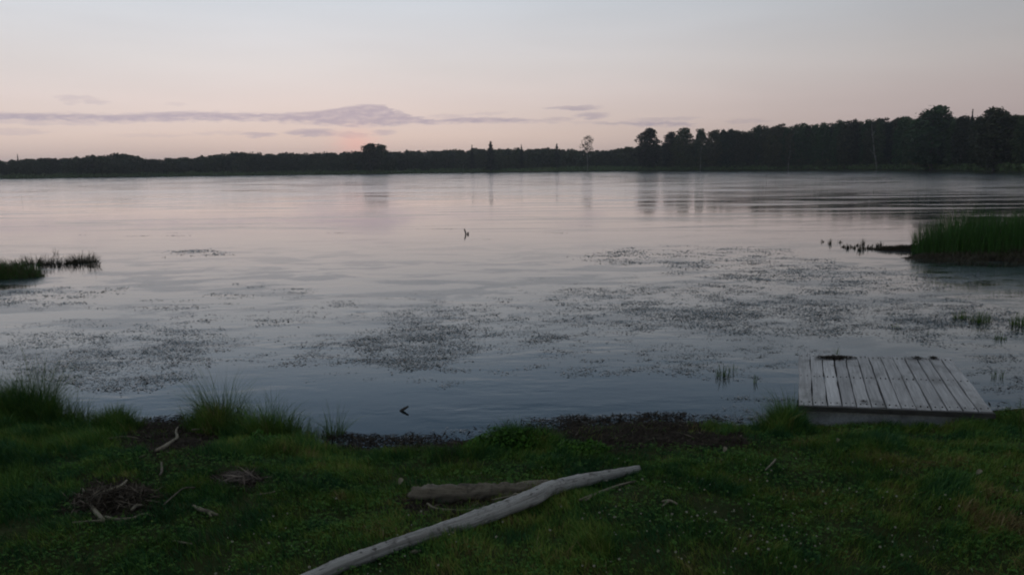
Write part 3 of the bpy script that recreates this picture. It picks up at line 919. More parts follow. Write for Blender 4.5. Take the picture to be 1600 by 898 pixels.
def tubes_obj(name, specs, mat, parent=None, smooth=True):
    V, F, al, ro = [], [], [], []
    for v, f, a, r in specs:
        o = len(V)
        V += list(v); F += [tuple(i + o for i in q) for q in f]; al += a; ro += r
    V = np.array(V)
    c = V.mean(0); c[2] = V[:, 2].min()
    o = mesh_obj(name, V - c, F, mat, parent, {'along': al, 'round': ro}, smooth)
    o.location = c
    return o


def px_path(lst, rest=0.0):
    """lst of (px, py, radius px) lying on the ground; rest: extra lift"""
    pts, rr = [], []
    for a, b, r in lst:
        p = gat(a, b)
        dist = np.linalg.norm(p - np.array([0, 0, CAM_H]))
        rad = r * dist / FPX
        p = gat(a, b, rad * 0.75 + rest)
        pts.append(p); rr.append(rad)
    return pts, rr


# long pale driftwood log: nearly straight, resting across the shorter log
pts, rr = px_path([(415, 938, 11), (510, 892, 10.6), (552, 875, 10.4), (602, 857, 10.2), (655, 839, 10.4), (712, 821, 11), (738, 812, 12), (790, 793, 11.8), (835, 775, 12), (862, 762, 10.5), (915, 749, 9), (965, 739, 7), (998, 732, 5.5)], -0.002)
lift = [0, .002, .006, .010, .014, .020, .026, .034, .042, .045, .035, .02, .012]
for p, l in zip(pts, lift): p[2] += l
# keep the picture position while lifting: move along the view ray
for k, ((a, b, r), p) in enumerate(zip([(415, 938, 11), (510, 892, 10.6), (552, 875, 10.4), (602, 857, 10.2), (655, 839, 10.4), (712, 821, 11), (738, 812, 12), (790, 793, 11.8), (835, 775, 12), (862, 762, 10.5), (915, 749, 9), (965, 739, 7), (998, 732, 5.5)], pts)):
    pts[k] = at(a, b, p[2])
specs = [tube(pts, rr, 20, 10, 0.08, 3)]
# knots and a broken branch stub
def knob(a, b, r, dz, seed):
    k = min(range(len(pts)), key=lambda i: abs(project(*pts[i])[0] - a))
    q = at(a, b, pts[k][2] + dz)
    return tube([q - np.array([0, 0, r]), q, q + np.array([0.004, -0.004, r * 1.1])], [r * 1.5, r * 1.2, r * 0.4], 8, 3, 0.15, seed)
specs.append(knob(592, 852, 0.007, 0.018, 4))
specs.append(knob(722, 812, 0.009, 0.018, 5))
log = tubes_obj('driftwood_log', specs, M_drift)
tag(log, 'long pale grey driftwood log lying diagonally over the shorter log', 'log')

# the short thick rotten log behind it
pts2, rr2 = px_path([(648, 773, 9), (656, 773, 12.5), (700, 772, 13.5), (760, 770, 12.5), (810, 766, 11), (850, 760, 9), (872, 757, 6)], -0.008)
short = tubes_obj('rotten_log', [tube(pts2, rr2, 22, 12, 0.24, 17), tube(*px_path([(845, 756, 3.5), (862, 753, 3), (880, 752, 1.2)], 0.03), 8, 4, .2, 13), tube(*px_path([(838, 763, 5), (858, 758, 3.4), (874, 757, 1.4)], 0.0), 8, 4, .2, 14)], M_rotten)
tag(short, 'short thick brown rotten log lying behind the long grey one', 'log')


def stick(lst, label, name='stick', mat=M_stick, extra=(), rest=0.01, seed=1, rough=0.12):
    sp = []
    for q in (lst,) + tuple(extra):
        p, r = px_path(q, rest)
        sp.append(tube(p, r, 8, 5, rough, seed)); seed += 1
    o = tubes_obj(name, sp, mat)
    return tag(o, label, 'stick')


stick([(668, 786, 1.6), (680, 794, 2.2), (715, 797, 2), (745, 795, 2.4), (757, 791, 2)], 'thin curved tan stick in front of the short rotten log')
stick([(768, 781, 1.3), (800, 774, 1.6), (806, 771, 1.8), (818, 777, 1.4)], 'thin tan twig bent against the end of the short rotten log', rest=0.03)
stick([(905, 781, 1.8), (922, 775, 2.6), (945, 766, 2.6), (970, 757, 2), (994, 751, 1.4)], 'slender bleached stick lying right of the long log', extra=([(915, 781, 1.5), (930, 773, 2)],))
stick([(806, 757, 2.5), (822, 754, 3.5), (845, 753, 3.5), (856, 751, 2)], 'pale splintered piece of wood behind the end of the short log', 'wood_splinter')
stick([(640, 863, 1.5), (648, 861, 3), (657, 860, 2)], 'small pale wood chip beneath the long log', 'wood_chip')
stick([(1034, 783, 1.6), (1046, 782, 2.4), (1058, 787, 1.6)], 'small forked white stick in the grass right of the logs', extra=([(1044, 783, 2), (1034, 791, 1)],))
stick([(302, 789, 1.8), (312, 795, 3), (325, 799, 3.2), (340, 804, 1.6)], 'pale forked stick lying alone on the left lawn', extra=([(324, 798, 2.4), (330, 806, 1.4)],))
stick([(243, 704, 2.4), (255, 699, 3.4), (268, 690, 2.4), (277, 683, 2.2), (275, 674, 1.8), (278, 667, 1.2)], 'crooked pale branch in the muddy gap of the left bank')
stick([(168, 685, 1.2), (195, 682, 1.5), (218, 685, 1.2)], 'thin pale stick left of the muddy gap', mat=M_rotten)
stick([(322, 652, 1.6), (336, 646, 2.2), (350, 651, 1.6)], 'bent pale stick lodged in the grass behind the muddy gap', rest=.09)
stick([(300, 671, 1.4), (340, 669, 2.6), (352, 667, 1.6)], 'brown stick at the foot of the rounded tuft', mat=M_rotten, rest=.03)
stick([(128, 763, 2), (136, 781, 2.2), (150, 800, 3.4), (161, 812, 3)], 'pale stick leaning on the left side of the brush pile', rest=0.01)
stick([(113, 816, 1.3), (140, 814, 1.6), (165, 813, 2.4)], 'straight thin stick at the lower left of the brush pile')
stick([(165, 807, 2), (180, 811, 2.6), (205, 810, 2.6), (225, 803, 2), (242, 806, 1.2)], 'curved pale stick along the front of the brush pile')
stick([(150, 774, 2), (168, 767, 3), (188, 760, 3), (198, 750, 1.4)], 'pale flat stick across the back of the brush pile', rest=.03)
stick([(206, 796, 2), (213, 790, 2.4), (222, 789, 1.4)], 'short pale twig at the right of the brush pile', rest=.02)
stick([(124, 772, 2), (132, 775, 1.6)], 'short stub of pale wood left of the brush pile')
stick([(256, 788, 1.0), (275, 771, 1.3), (288, 762, 1.2), (305, 761, 1)], 'long thin brown stem right of the brush pile', mat=M_rotten, rest=.03)
stick([(402, 772, 1), (425, 769, 1.3), (429, 767, 1)], 'short thin twig right of the dry stem heap')
stick([(250, 742, 1.4), (253, 734, 1.8), (252, 722, 1.1)], 'small upright dead stem in the left lawn', mat=M_rotten, rest=.02)
stick([(270, 844, 1.4), (285, 847, 1.8), (300, 849, 1)], 'thin pale stick low on the left lawn')
stick([(1196, 734, 1.2), (1208, 722, 1.6), (1212, 716, 1)], 'small dead pale leaf stalk right of the muddy shore', rest=.02)


# heaps of dry plant matter
def heap(a, b, rx, ry, h, n, mat, seed, label, name='brush_pile', ln=(0.03, 0.12)):
    rg = np.random.default_rng(seed)
    p = gat(a, b)
    q = rg.normal(0, 0.45, (n, 2)); q = q[(q ** 2).sum(1) < 1.2]
    n = len(q)
    lx, ly = q[:, 0] * rx, q[:, 1] * ry
    zz = ground(p[0] + lx, p[1] + ly) - p[2] + h * np.clip(1 - (q ** 2).sum(1), 0, 1) * rg.uniform(0, 1, n) + 0.006
    V, F, t = leaf_quads(np.stack([lx, ly, zz], 1), rg.uniform(*ln, n), rg.uniform(0.03, 0.10, n), 0.35, np.clip(rg.beta(2, 1.8, n), 0, 1), rg)
    o = mesh_obj(name, V, F, mat, attr={'tint': t}, loc=p)
    return tag(o, label, 'brush pile')
heap(178, 785, 0.26, 0.22, 0.06, 1300, M_litter, 1, 'dark heap of dead twigs and stems on the left lawn')
heap(372, 752, 0.15, 0.12, 0.05, 150, M_twig, 2, 'small loose heap of dry tan stems on the left lawn', 'dry_stem_heap', (0.05, 0.16))
heap(335, 662, 0.16, 0.15, 0.10, 300, M_litter, 4, 'dark dead stems heaped at the foot of the rounded grass tuft', 'dead_stem_heap')
# washed up weed in the shallows
for k, (a, b, rx, ry, n, lab) in enumerate([(900, 664, .16, .09, 500, 'dark wet weed clump washed up at the mud edge'),
                                            (1010, 656, .22, .13, 700, 'largest dark wet weed mat off the muddy shore'),
                                            (575, 691, .18, .05, 300, 'thin dark weed mat at the shore below the left grass')]):
    heap(a, b, rx, ry, 0.025, n, M_litter, 30 + k, lab, 'weed_mat', (0.02, 0.07))

# sticks standing in the lake (mirrored by the water)
def wstick(lst, label, zs):
    p = [at(*q[:2], z) if i == 0 else None for i, (q, z) in enumerate(zip(lst, zs))]
    base = p[0]
    dist = np.linalg.norm(base - np.array([0, 0, CAM_H]))
    P, r = [], []
    for (a, b, rad) in lst:
        # in the upright plane through the base, facing the lake
        d = pdir(a, b); t = base[1] / d[1]
        P.append(np.array([0, 0, CAM_H]) + d * t); r.append(rad * dist / FPX)
    P[0][2] -= 0.006
    return P, r
P1, r1 = wstick([(625.5, 641.5, 2.6), (631, 638.5, 2.4), (638, 634.5, 1.3)], '', [0, 0, 0])
o = tubes_obj('stick', [tube(P1, r1, 8, 4, .1, 5)], M_wetstick)
tag(o, 'short black stick poking from calm water near the shore', 'stick')
P1, r1 = wstick([(728, 366, 1.2), (727, 362, 1.1), (725.5, 357.5, 1.0)], '', [0, 0, 0])
P2, r2 = wstick([(731, 366, 1.6), (731.5, 364, 1.6), (730, 363.5, 1.0)], '', [0, 0, 0])
o = tubes_obj('stick', [tube(P1, r1, 6, 3, .1, 6), tube(P2, r2, 6, 3, .1, 6)], M_wetstick)
tag(o, 'thin dark twig standing far out in the open lake', 'stick')

# pale stone and a dead leaf
def pebble(a, b, r, label, seed):
    bm_v = []
    rg = np.random.default_rng(seed)
    V = []; F = []
    nu, nv = 10, 6
    for i_ in range(nv + 1):
        ph = math.pi * i_ / nv
        for j in range(nu):
            th = 2 * math.pi * j / nu
            k = 1 + 0.2 * rg.normal() * (0 < i_ < nv)
            V.append((r * 1.4 * math.sin(ph) * math.cos(th) * k, r * math.sin(ph) * math.sin(th) * k, r * 0.7 * math.cos(ph)))
    for i_ in range(nv):
        for j in range(nu):
            F.append((i_ * nu + j, (i_ + 1) * nu + j, (i_ + 1) * nu + (j + 1) % nu, i_ * nu + (j + 1) % nu))
    p = gat(a, b, r * 0.5)
    o = mesh_obj('stone', V, F, M_stone, smooth=True, loc=p)
    tag(o, label, 'stone')
pebble(203, 695, 0.012, 'small pale stone at the left edge of the muddy gap', 1)


def dead_leaf(a, b, size, label, seed, rz=0.4):
    n = 7
    V = []; F = []
    for i_ in range(n):
        t = i_ / (n - 1)
        w = size * 0.3 * math.sin(math.pi * min(t * 0.95 + 0.03, 1)) ** 0.7
        zc = size * 0.25 * math.sin(t * 2.6)
        V += [(t * size - size / 2, -w, zc + w * .5), (t * size - size / 2, 0, zc), (t * size - size / 2, w, zc + w * .6)]
    for i_ in range(n - 1):
        for j in range(2):
            F.append((i_ * 3 + j, i_ * 3 + j + 1, (i_ + 1) * 3 + j + 1, (i_ + 1) * 3 + j))
    p = gat(a, b, 0.03)
    o = mesh_obj('dead_leaf', V, F, M_stick, attr={'along': [v[0] for v in V], 'round': [v[1] for v in V]}, smooth=True, loc=p)
    o.rotation_euler = (0.5, -0.5, rz)
    tag(o, label, 'leaf')
dead_leaf(625, 752, 0.045, 'pale curled dead leaf left of the short rotten log', 1, 1.3)
dead_leaf(1132, 702, 0.04, 'pale dead leaf at the edge of the right lawn', 2, 0.9)
dead_leaf(1530, 738, 0.04, 'pale dead leaf in the grass well below the right dock corner', 3, 0.2)
dead_leaf(1308, 688, 0.035, 'small pale leaf in the grass before the dock front', 4, 1.0)

# ------------------------------------------------------------------ dock
DZ = 0.235
FL, FR = at(1247, 631, DZ), at(1554, 643, DZ)
BL, BR = at(1250, 556, DZ), at(1482, 555, DZ)
ex = (FR - FL); wdt = np.linalg.norm(ex); ex /= wdt
eyl = BL - FL; eyr = BR - FR; dep = (np.linalg.norm(eyl) + np.linalg.norm(eyr)) / 2
eyv = eyl / np.linalg.norm(eyl) + eyr / np.linalg.norm(eyr); eyv /= np.linalg.norm(eyv)
yaw = math.atan2(-eyv[0], eyv[1])
skew = math.tan(math.atan2(ex[1], ex[0]) - yaw)      # the old frame has racked a little out of square
wdt *= math.cos(math.atan2(ex[1], ex[0]) - yaw)
wback = np.linalg.norm(BR - BL)
print('dock', wdt, wback, dep, 'yaw', math.degrees(yaw), 'skew', skew, math.degrees(math.atan2(-eyl[0], eyl[1])), math.degrees(math.atan2(-eyr[0], eyr[1])))
dock = empty('dock', (FL[0], FL[1], 0), yaw)
tag(dock, 'small weathered grey wooden dock at the water edge', 'dock')


def bevel_box(x0, x1, y0, y1, z0, z1, b=0.003, jit=0.0, rg=None, ny=1):
    """box with chamfered long edges, cut along y so that it can warp a little"""
    sec = [(x0 + b, z0), (x1 - b, z0), (x1, z0 + b), (x1, z1 - b), (x1 - b, z1), (x0 + b, z1), (x0, z1 - b), (x0, z0 + b)]
    V = []; F = []
    for k in range(ny + 1):
        yy = y0 + (y1 - y0) * k / ny
        dx = (rg.normal() * jit) if rg is not None else 0
        dz = (rg.normal() * jit * 0.8) if rg is not None else 0
        V += [(a + dx, yy, c + dz) for a, c in sec]
    for k in range(ny):
        for j in range(8):
            F.append((k * 8 + j, k * 8 + (j + 1) % 8, (k + 1) * 8 + (j + 1) % 8, (k + 1) * 8 + j))
    F.append(tuple(range(7, -1, -1))); F.append(tuple(ny * 8 + j for j in range(8)))
    F = [tuple(reversed(f)) for f in F]
    V = [(a, b_ + a * skew, c) for a, b_, c in V]
    return V, F


rg = np.random.default_rng(22)
V, F, T = [], [], []
NP = 13
pw = wdt / NP
tints = [.55, .62, .95, .30, .60, .42, .52, .48, .58, .35, .45, .50, .66]
for k in range(NP):
    g = rg.uniform(0.003, 0.0065)
    v, f = bevel_box(k * pw + g, (k + 1) * pw - g, rg.uniform(-0.012, 0.004), dep + rg.uniform(-0.02, 0.02), DZ - 0.034, DZ + rg.uniform(-0.004, 0.004), 0.004, 0.0022, rg, 8)
    o_ = len(V); V += v; F += [tuple(i_ + o_ for i_ in q) for q in f]; T += [tints[k]] * len(v)
for k in range(NP):
    for yy in (0.06, dep / 2, dep - 0.09):
        for q in (0.27, 0.73):
            cx_ = (k + q) * pw + rg.normal() * .004; yn = yy + rg.normal() * .006; o_ = len(V)
            for zz, r_ in ((DZ - 0.004, 0.0055), (DZ + 0.006, 0.0050)):
                V += [(cx_ + r_ * math.cos(j * 1.047), yn + cx_ * skew + r_ * math.sin(j * 1.047), zz) for j in range(6)]
            F.append(tuple(o_ + 6 + j for j in range(6))); F += [(o_ + j, o_ + (j + 1) % 6, o_ + 6 + (j + 1) % 6, o_ + 6 + j) for j in range(6)]
            T += [-1.0] * 12
deck = mesh_obj('deck', V, F, M_plank, dock, {'tint': T})
for nm, bx_ in [('front_board', (0.06, wdt - 0.03, 0.03, 0.068, DZ - 0.185, DZ - 0.037)), ('back_board', (0.06, wdt - 0.03, dep - 0.10, dep - 0.062, DZ - 0.185, DZ - 0.037)),
                ('side_board', (0.015, 0.053, 0.03, dep - 0.062, DZ - 0.185, DZ - 0.037)), ('side_board', (wdt - 0.06, wdt - 0.022, 0.072, dep - 0.105, DZ - 0.185, DZ - 0.038)),
                ('cross_beam', (0.07, wdt - 0.065, dep / 2 - 0.02, dep / 2 + 0.02, DZ - 0.18, DZ - 0.038))]:
    v, f = bevel_box(*bx_, 0.003)
    mesh_obj(nm, v, f, M_plank, dock, {'tint': [0.62] * len(v)})
v, f = bevel_box(0.002, wdt - 0.002, -0.042, -0.016, DZ - 0.038, DZ - 0.003, 0.003, 0.0015, rg, 1)  # thin dark strip added in front of the plank ends
e_ = mesh_obj('edge_strip', v, f, M_darkwood, dock, {'along': [q[0] for q in v], 'round': [q[2] for q in v]})
e_['label'] = 'dark narrow strip along the front edge'
for (xx, yy) in [(0.10, 0.12), (wdt - 0.12, 0.12), (0.10, dep - 0.16), (wdt - 0.12, dep - 0.16)]:
    v, f = bevel_box(xx - 0.04, xx + 0.04, yy - 0.04, yy + 0.04, -0.5, DZ - 0.04, 0.006)
    # upright post: box stands on the bed
    mesh_obj('post', v, f, M_plank, dock, {'tint': [0.3] * len(v)})
# scraps of weed and dirt lying on the dock
def on_dock(a, b, r, rx, n, label, mat=M_weed, seed=1, ln=(0.02, 0.06)):
    p = at(a, b, DZ + 0.006)
    rg = np.random.default_rng(seed)
    lx = rg.normal(0, rx * 0.45, n); ly = rg.normal(0, r * 0.45, n)
    V, F, t = leaf_quads(np.stack([lx, ly, rg.uniform(0.002, 0.016, n)], 1), rg.uniform(*ln, n), rg.uniform(0.08, 0.4, n), 0.12, rg.beta(2, 4, n), rg)
    o = mesh_obj('weed_scrap', V, F, mat, attr={'tint': t}, loc=p)
    tag(o, label, 'weed scrap')
on_dock(1303, 559, 0.05, 0.15, 260, 'long dark weed scrap draped on the far left edge of the dock', M_litter, 2, (0.02, 0.09))
on_dock(1434, 560, 0.04, 0.045, 70, 'dark weed scrap on the far edge of the dock, left of its neighbour', M_litter, 3)
on_dock(1459, 560, 0.035, 0.035, 50, 'dark weed scrap nearest the far right corner of the dock', M_litter, 4)
on_dock(1351, 628, 0.03, 0.03, 55, 'small dark weed scrap near the front edge of the dock', M_litter, 5, (0.012, 0.03))
on_dock(1302, 572, 0.012, 0.02, 16, 'tiny dark speck of weed below the long scrap on the dock', M_litter, 6, (0.01, 0.025))

# ------------------------------------------------------------------ clover flowers: one head copied
def clover_head():
    rg = np.random.default_rng(4)
    V = []; F = []
    # ball of small florets
    for k in range(26):
        z_ = 1 - 2 * (k + 0.5) / 26; r_ = math.sqrt(1 - z_ * z_); th = k * 2.4
        d = np.array([r_ * math.cos(th), r_ * math.sin(th), z_ * 0.85])
        s_ = np.cross(d, [0.3, 0.2, 1.0]); s_ /= np.linalg.norm(s_); u_ = np.cross(s_, d)
        c = d * 0.0042; o_ = len(V)
        V += list(map(tuple, [c - s_ * .0016, c - u_ * .0016, c + s_ * .0016, c + u_ * .0016, d * 0.0078]))
        F += [(o_, o_ + 1, o_ + 4), (o_ + 1, o_ + 2, o_ + 4), (o_ + 2, o_ + 3, o_ + 4), (o_ + 3, o_, o_ + 4), (o_ + 3, o_ + 2, o_ + 1, o_)]
    return V, F
V, F = clover_head()
V = [(a, b, c + 0.0) for a, b, c in V]
head0 = None
cnt = 0
tries = 0
while cnt < 240 and tries < 6000:
    tries += 1
    if random.random() < 0.72:
        a, b = random.gauss(1180, 190), random.gauss(800, 60)
    elif random.random() < 0.6:
        a, b = random.uniform(560, 1600), random.uniform(740, 898)
    else:
        a, b = random.uniform(330, 700), random.uniform(800, 898)
    if not (0 < a < 1600 and 715 < b < 897): continue
    w_ = float(fbm(a / 60, b / 30, 91))
    if w_ < 0.45: continue
    p = gat(a, b, 0.035 + random.uniform(0, 0.03))
    if head0 is None:
        head0 = mesh_obj('clover_flower', V, F, M_flower)
        o = head0
    else:
        o = head0.copy(); COL.objects.link(o)
    o.location = p
    s_ = random.choice((.35, .45, .5, .6, .7, .9))
    o.scale = (s_, s_, s_ * random.uniform(0.8, 1.1)); o.rotation_euler = (random.uniform(-.4, .4), random.uniform(-.4, .4), random.uniform(0, 6))
    zone = ('in the grass below and left of the long driftwood log' if a < 700 else 'in the grass between the long driftwood log and the dock' if a < 1150 else 'in the grass in front of the dock' if a < 1420 else 'in the grass towards the right edge')
    tag(o, 'tiny white clover flower ' + zone, 'flower', 'white clover flowers ' + zone)
    cnt += 1

# ------------------------------------------------------------------ trees
def crown_cloud(H, Wd, base, seed, nclump=34, per=46, leaf=0.42, fill=0.5):
    rg = np.random.default_rng(seed)
    parts = []
    for k in range(nclump):
        t = (k + rg.uniform(0, 1)) / nclump
        z_ = base + (H - base) * (t ** 0.9)
        u = (z_ - base) / (H - base)
        env = math.sin(math.pi * min(max(u * 0.80 + 0.17, 0), 1)) ** 0.6
        rad = Wd / 2 * env * rg.uniform(0.2, 1.0)
        th = rg.uniform(0, 6.28)
        c = np.array([rad * math.cos(th), rad * math.sin(th), z_ - 0.03 * H * rg.uniform(0, 1)])
        cr = rg.uniform(0.55, 1.15) * Wd * 0.17
        q = rg.normal(size=(per, 3)); q /= np.linalg.norm(q, axis=1)[:, None]
        q *= (cr * rg.uniform(0.3, 1.0, per) ** 0.5)[:, None]; q[:, 2] *= 0.75
        pp = c + q
        over = pp[:, 2] > H
        pp[over, 2] = H - rg.uniform(0, 0.10, over.sum()) * H * 0.5 + rg.uniform(0, 0.025, over.sum()) * H
        parts.append(rand_quads(pp, rg.uniform(0.6, 1.4, per) * leaf, np.clip(rg.normal(rg.uniform(.2, .8), .15, per), 0, 1), rg))
    sp_ = int(nclump * per * 0.12)
    if fill > 0.6 and H > 2:
        u = rg.uniform(0.15, 1.0, sp_); th = rg.uniform(0, 6.28, sp_)
        rad = Wd / 2 * (np.sin(np.pi * np.clip(u * 0.80 + 0.17, 0, 1)) ** 0.6 * rg.uniform(0.5, 1.15, sp_))
        parts.append(rand_quads(np.stack([rad * np.cos(th), rad * np.sin(th), base + (H - base) * u + rg.uniform(-.2, .5, sp_)], 1), rg.uniform(0.25, 0.7, sp_) * leaf, rg.uniform(.3, 1, sp_), rg))
    m = int(nclump * per * fill)
    if m:
        u = rg.uniform(0, 0.93, m)
        rad = Wd / 2 * 0.92 * np.sin(np.pi * np.clip(u * 0.80 + 0.17, 0, 1)) ** 0.6 * np.sqrt(rg.uniform(0, 1, m))
        th = rg.uniform(0, 6.28, m)
        parts.append(rand_quads(np.stack([rad * np.cos(th), rad * np.sin(th), base * 0.6 + (H - base * 0.6) * u], 1), rg.uniform(0.7, 1.7, m) * leaf, np.clip(rg.normal(.4, .2, m), 0, 1), rg))
    return joinm(parts)


def trunk_mesh(H, seed, r0=0.22, lean=0.0, limbs=5, start=0.25):
    rg = np.random.default_rng(seed)
    pts = [np.array([lean * H * t + rg.normal(0, .12) * (t > 0), rg.normal(0, .12) * (t > 0), H * t]) for t in (0, .2, .4, .6, .8, .95)]
    pts[0][2] = -0.3
    sp = [tube(pts, [r0 * (1 - 0.85 * t) for t in (0, .2, .4, .6, .8, .95)], 7, 3, .05, seed)]
    for k in range(limbs):
        t = rg.uniform(start, .85); b = np.array([lean * H * t, 0, H * t])
        th = rg.uniform(0, 6.28); L = H * rg.uniform(.10, .22)
        e = b + np.array([math.cos(th) * L * .7, math.sin(th) * L * .7, L * .8])
        sp.append(tube([b, (b + e) / 2 + np.array([0, 0, -.05 * L]), e], [r0 * .35, r0 * .25, r0 * .08], 5, 2, .05, seed + k))
    return sp


def make_tree(H, Wd, base, seed, mat=M_crown, bark=M_bark, lean=0.0, r0=0.22, name='tree', **kw):
    root = empty(name, (0, 0, 0))
    V, F, t = crown_cloud(H, Wd, base, seed, **kw)
    mesh_obj('crown', V, F, mat, root, {'tint': t})
    sp = trunk_mesh(H, seed, r0, lean)
    tr = tubes_obj('trunk', sp, bark, root)
    return root


def copy_tree(src):
    r = src.copy(); COL.objects.link(r)
    for ch in src.children:
        c = ch.copy(); COL.objects.link(c); c.parent = r
    return r


def place_tree(root, px_, dist_off, top_py=None, H0=16.0, sx=1.0, rz=None, dist=None):
    """stand a tree dist_off metres behind the far shoreline at photo column px_, tall enough for its top"""
    a, _ = azel(px_, 262 - (px_ - 800) * 0.0105)
    r = (far_shore(a) + dist_off) if dist is None else dist
    x_, y_ = r * math.sin(R(a)), r * math.cos(R(a))
    z_ = float(ground(x_, y_))
    root.location = (x_, y_, z_ - 0.1)
    if top_py is not None:
        _, e = azel(px_, top_py)
        Ht = CAM_H + r * math.tan(R(e)) - z_
        s_ = Ht / H0
        root.scale = (s_ * sx, s_ * sx, s_)
    root.rotation_euler = (0, 0, random.uniform(0, 6.28) if rz is None else rz)
    return root


protos = [make_tree(16, 6.5 + 0.8 * (k % 3), 1.6 + 1.2 * (k % 2), 500 + k, nclump=50, per=60, leaf=0.55, fill=0.7) for k in range(6)]
used = [False] * 6


def use(k):
    if not used[k]:
        used[k] = True
        return protos[k]
    return copy_tree(protos[k])


# silhouettes named in the photo
singles = [
    (1013, 200, 8, 1.5, 'dark dense tree standing apart at the left end of the tall row', 0),
    (1047, 206, 12, 1.1, 'slender tree second from the left end of the tall row', 1),
    (1068, 200, 10, 1.25, 'rounded tree third from the left end of the tall row', 2),
    (1094, 201, 14, 1.0, 'narrow tree right after the gap near the left end of the row', 3),
    (1116, 203, 10, 1.25, 'broad-topped tree fifth from the left end of the tall row', 4),
    (1455, 166, 2, 1.6, 'tallest domed tree rising above the right part of the row', 5),
    (1553, 168, 2, 1.7, 'wide rounded tree top near the right edge of the row', 0),
    (578, 224, 4, 1.7, 'left of two round trees rising from the middle of the far shore', 1),
    (595, 225, 6, 1.5, 'right of two round trees rising from the middle of the far shore', 4),
]
for px_, tp, off, sx, lab, k in singles:
    t_ = place_tree(use(k), px_, off + 4, tp, 16.0, sx)
    tag(t_, lab, 'tree')
# the continuous row
row_top = [(1000, 212), (1050, 208), (1110, 204), (1170, 202), (1185, 197), (1240, 196), (1290, 194), (1335, 189), (1380, 186), (1420, 183), (1440, 183), (1480, 183), (1510, 181), (1560, 181), (1600, 178), (1700, 175), (1800, 172)]
rx_, ry_ = zip(*row_top)
px_ = 1128.0
k = 0
ORD = 'first second third fourth fifth sixth seventh eighth ninth tenth eleventh twelfth thirteenth fourteenth fifteenth sixteenth seventeenth eighteenth nineteenth twentieth'.split()
seen_seg = {}
while px_ < 1760:
    tp = float(np.interp(px_, rx_, ry_)) + random.gauss(0, 2.2)
    t_ = place_tree(use(random.randrange(6)), px_, random.uniform(10, 20), tp, 16.0, random.uniform(0.75, 1.05))
    seg = ('rightward from the broad-topped tree' if px_ < 1232 else 'rightward from the middle pale-trunked tree' if px_ < 1371 else 'rightward from the leaning pale trunk' if px_ < 1455
           else 'rightward from the tallest domed tree' if px_ < 1553 else 'rightward from the wide rounded tree top')
    q_ = seen_seg.get(seg, 0); seen_seg[seg] = q_ + 1
    tag(t_, ORD[min(q_, 19)] + ' tall dark front tree ' + seg, 'tree', 'trees of the unbroken row on the far right shore')
    px_ += random.uniform(9, 13)
for q in range(44):
    px_ = 1125 + q * 15 + random.uniform(-5, 5)
    tp = float(np.interp(px_, rx_, ry_)) + random.uniform(2, 9)
    t_ = place_tree(use(random.randrange(6)), px_, random.uniform(22, 36), tp, 16.0, random.uniform(1.0, 1.3))
    seg = 'left of the leaning pale trunk' if px_ < 1371 else 'near the tallest domed tree' if px_ < 1510 else 'near the wide rounded tree'
    tag(t_, 'dark tree behind the front row ' + seg, 'tree', 'rear trees ' + seg)
# pale leaning birch trunks seen in the row
for (a, tp, ln, lab) in [(1371, 190, -0.19, 'tree with a pale leaning trunk in the right part of the row'), (1094, 212, 0.03, 'thin tree with a pale trunk near the left end of the row'),
                         (1232, 205, 0.04, 'pale-trunked tree in the middle of the tall row')]:
    t_ = make_tree(16, 4.6, 4.5, int(a), lean=ln, bark=M_birch, r0=0.26, nclump=30, per=40, leaf=0.5, fill=0.5)
    place_tree(t_, a, 7, tp, 16.0, 1.0, rz=0.0)
    tag(t_, lab, 'tree')
# lone sparse tree
t_ = make_tree(16, 8.0, 8.5, 918, bark=M_birch, r0=0.24, nclump=26, per=34, leaf=0.5, mat=M_crown, fill=0.0)
place_tree(t_, 918, 6, 212, 16.0, 0.85, rz=0.3)
tag(t_, 'lone thin tree with a sparse open crown above the low shore scrub', 'tree')


# conifers
def make_conifer(H, Wd, seed):
    rg = np.random.default_rng(seed)
    root = empty('conifer', (0, 0, 0))
    n = 1500
    t = rg.uniform(0, 1, n) ** 0.7
    z_ = H * (0.10 + 0.9 * (1 - t))
    ring = 0.75 + 0.35 * np.sin(z_ * 5.0)
    rad = Wd / 2 * (t * 0.93 + 0.07) * ring * np.sqrt(rg.uniform(0.05, 1, n))
    th = rg.uniform(0, 6.28, n)
    V, F, tt = rand_quads(np.stack([rad * np.cos(th), rad * np.sin(th), z_ - rad * 0.2], 1), rg.uniform(.3, .6, n), rg.uniform(0, 1, n), rg)
    mesh_obj('crown', V, F, M_conifer, root, {'tint': tt})
    tubes_obj('trunk', [tube([(0, 0, -.3), (0, 0, H / 2), (0, 0, H * .9)], [.2, .12, .03], 6, 2, .03, seed)], M_bark, root)
    return root
cf = make_conifer(12, 4.2, 3)
for k, (a, tp, off, sx, lab) in enumerate([(767, 220, 6, 1.7, 'pointed conifer standing above the forest left of the lone thin tree'), (870, 224, 20, 1.4, 'slim conifer between the pointed conifer and the lone thin tree'),
                                         (1514, 170, 16, 0.5, 'spiky conifer tip poking above the right part of the row'), (30, 240, 20, .6, 'small conifer in the forest at the far left'),
                                         (738, 226, 16, 0.9, 'low conifer just left of the pointed conifer'), (815, 225, 20, 0.8, 'small conifer right of the pointed conifer')]):
    t_ = cf if k == 0 else copy_tree(cf)
    place_tree(t_, a, off, tp, 12.0, sx)
    tag(t_, lab, 'conifer')

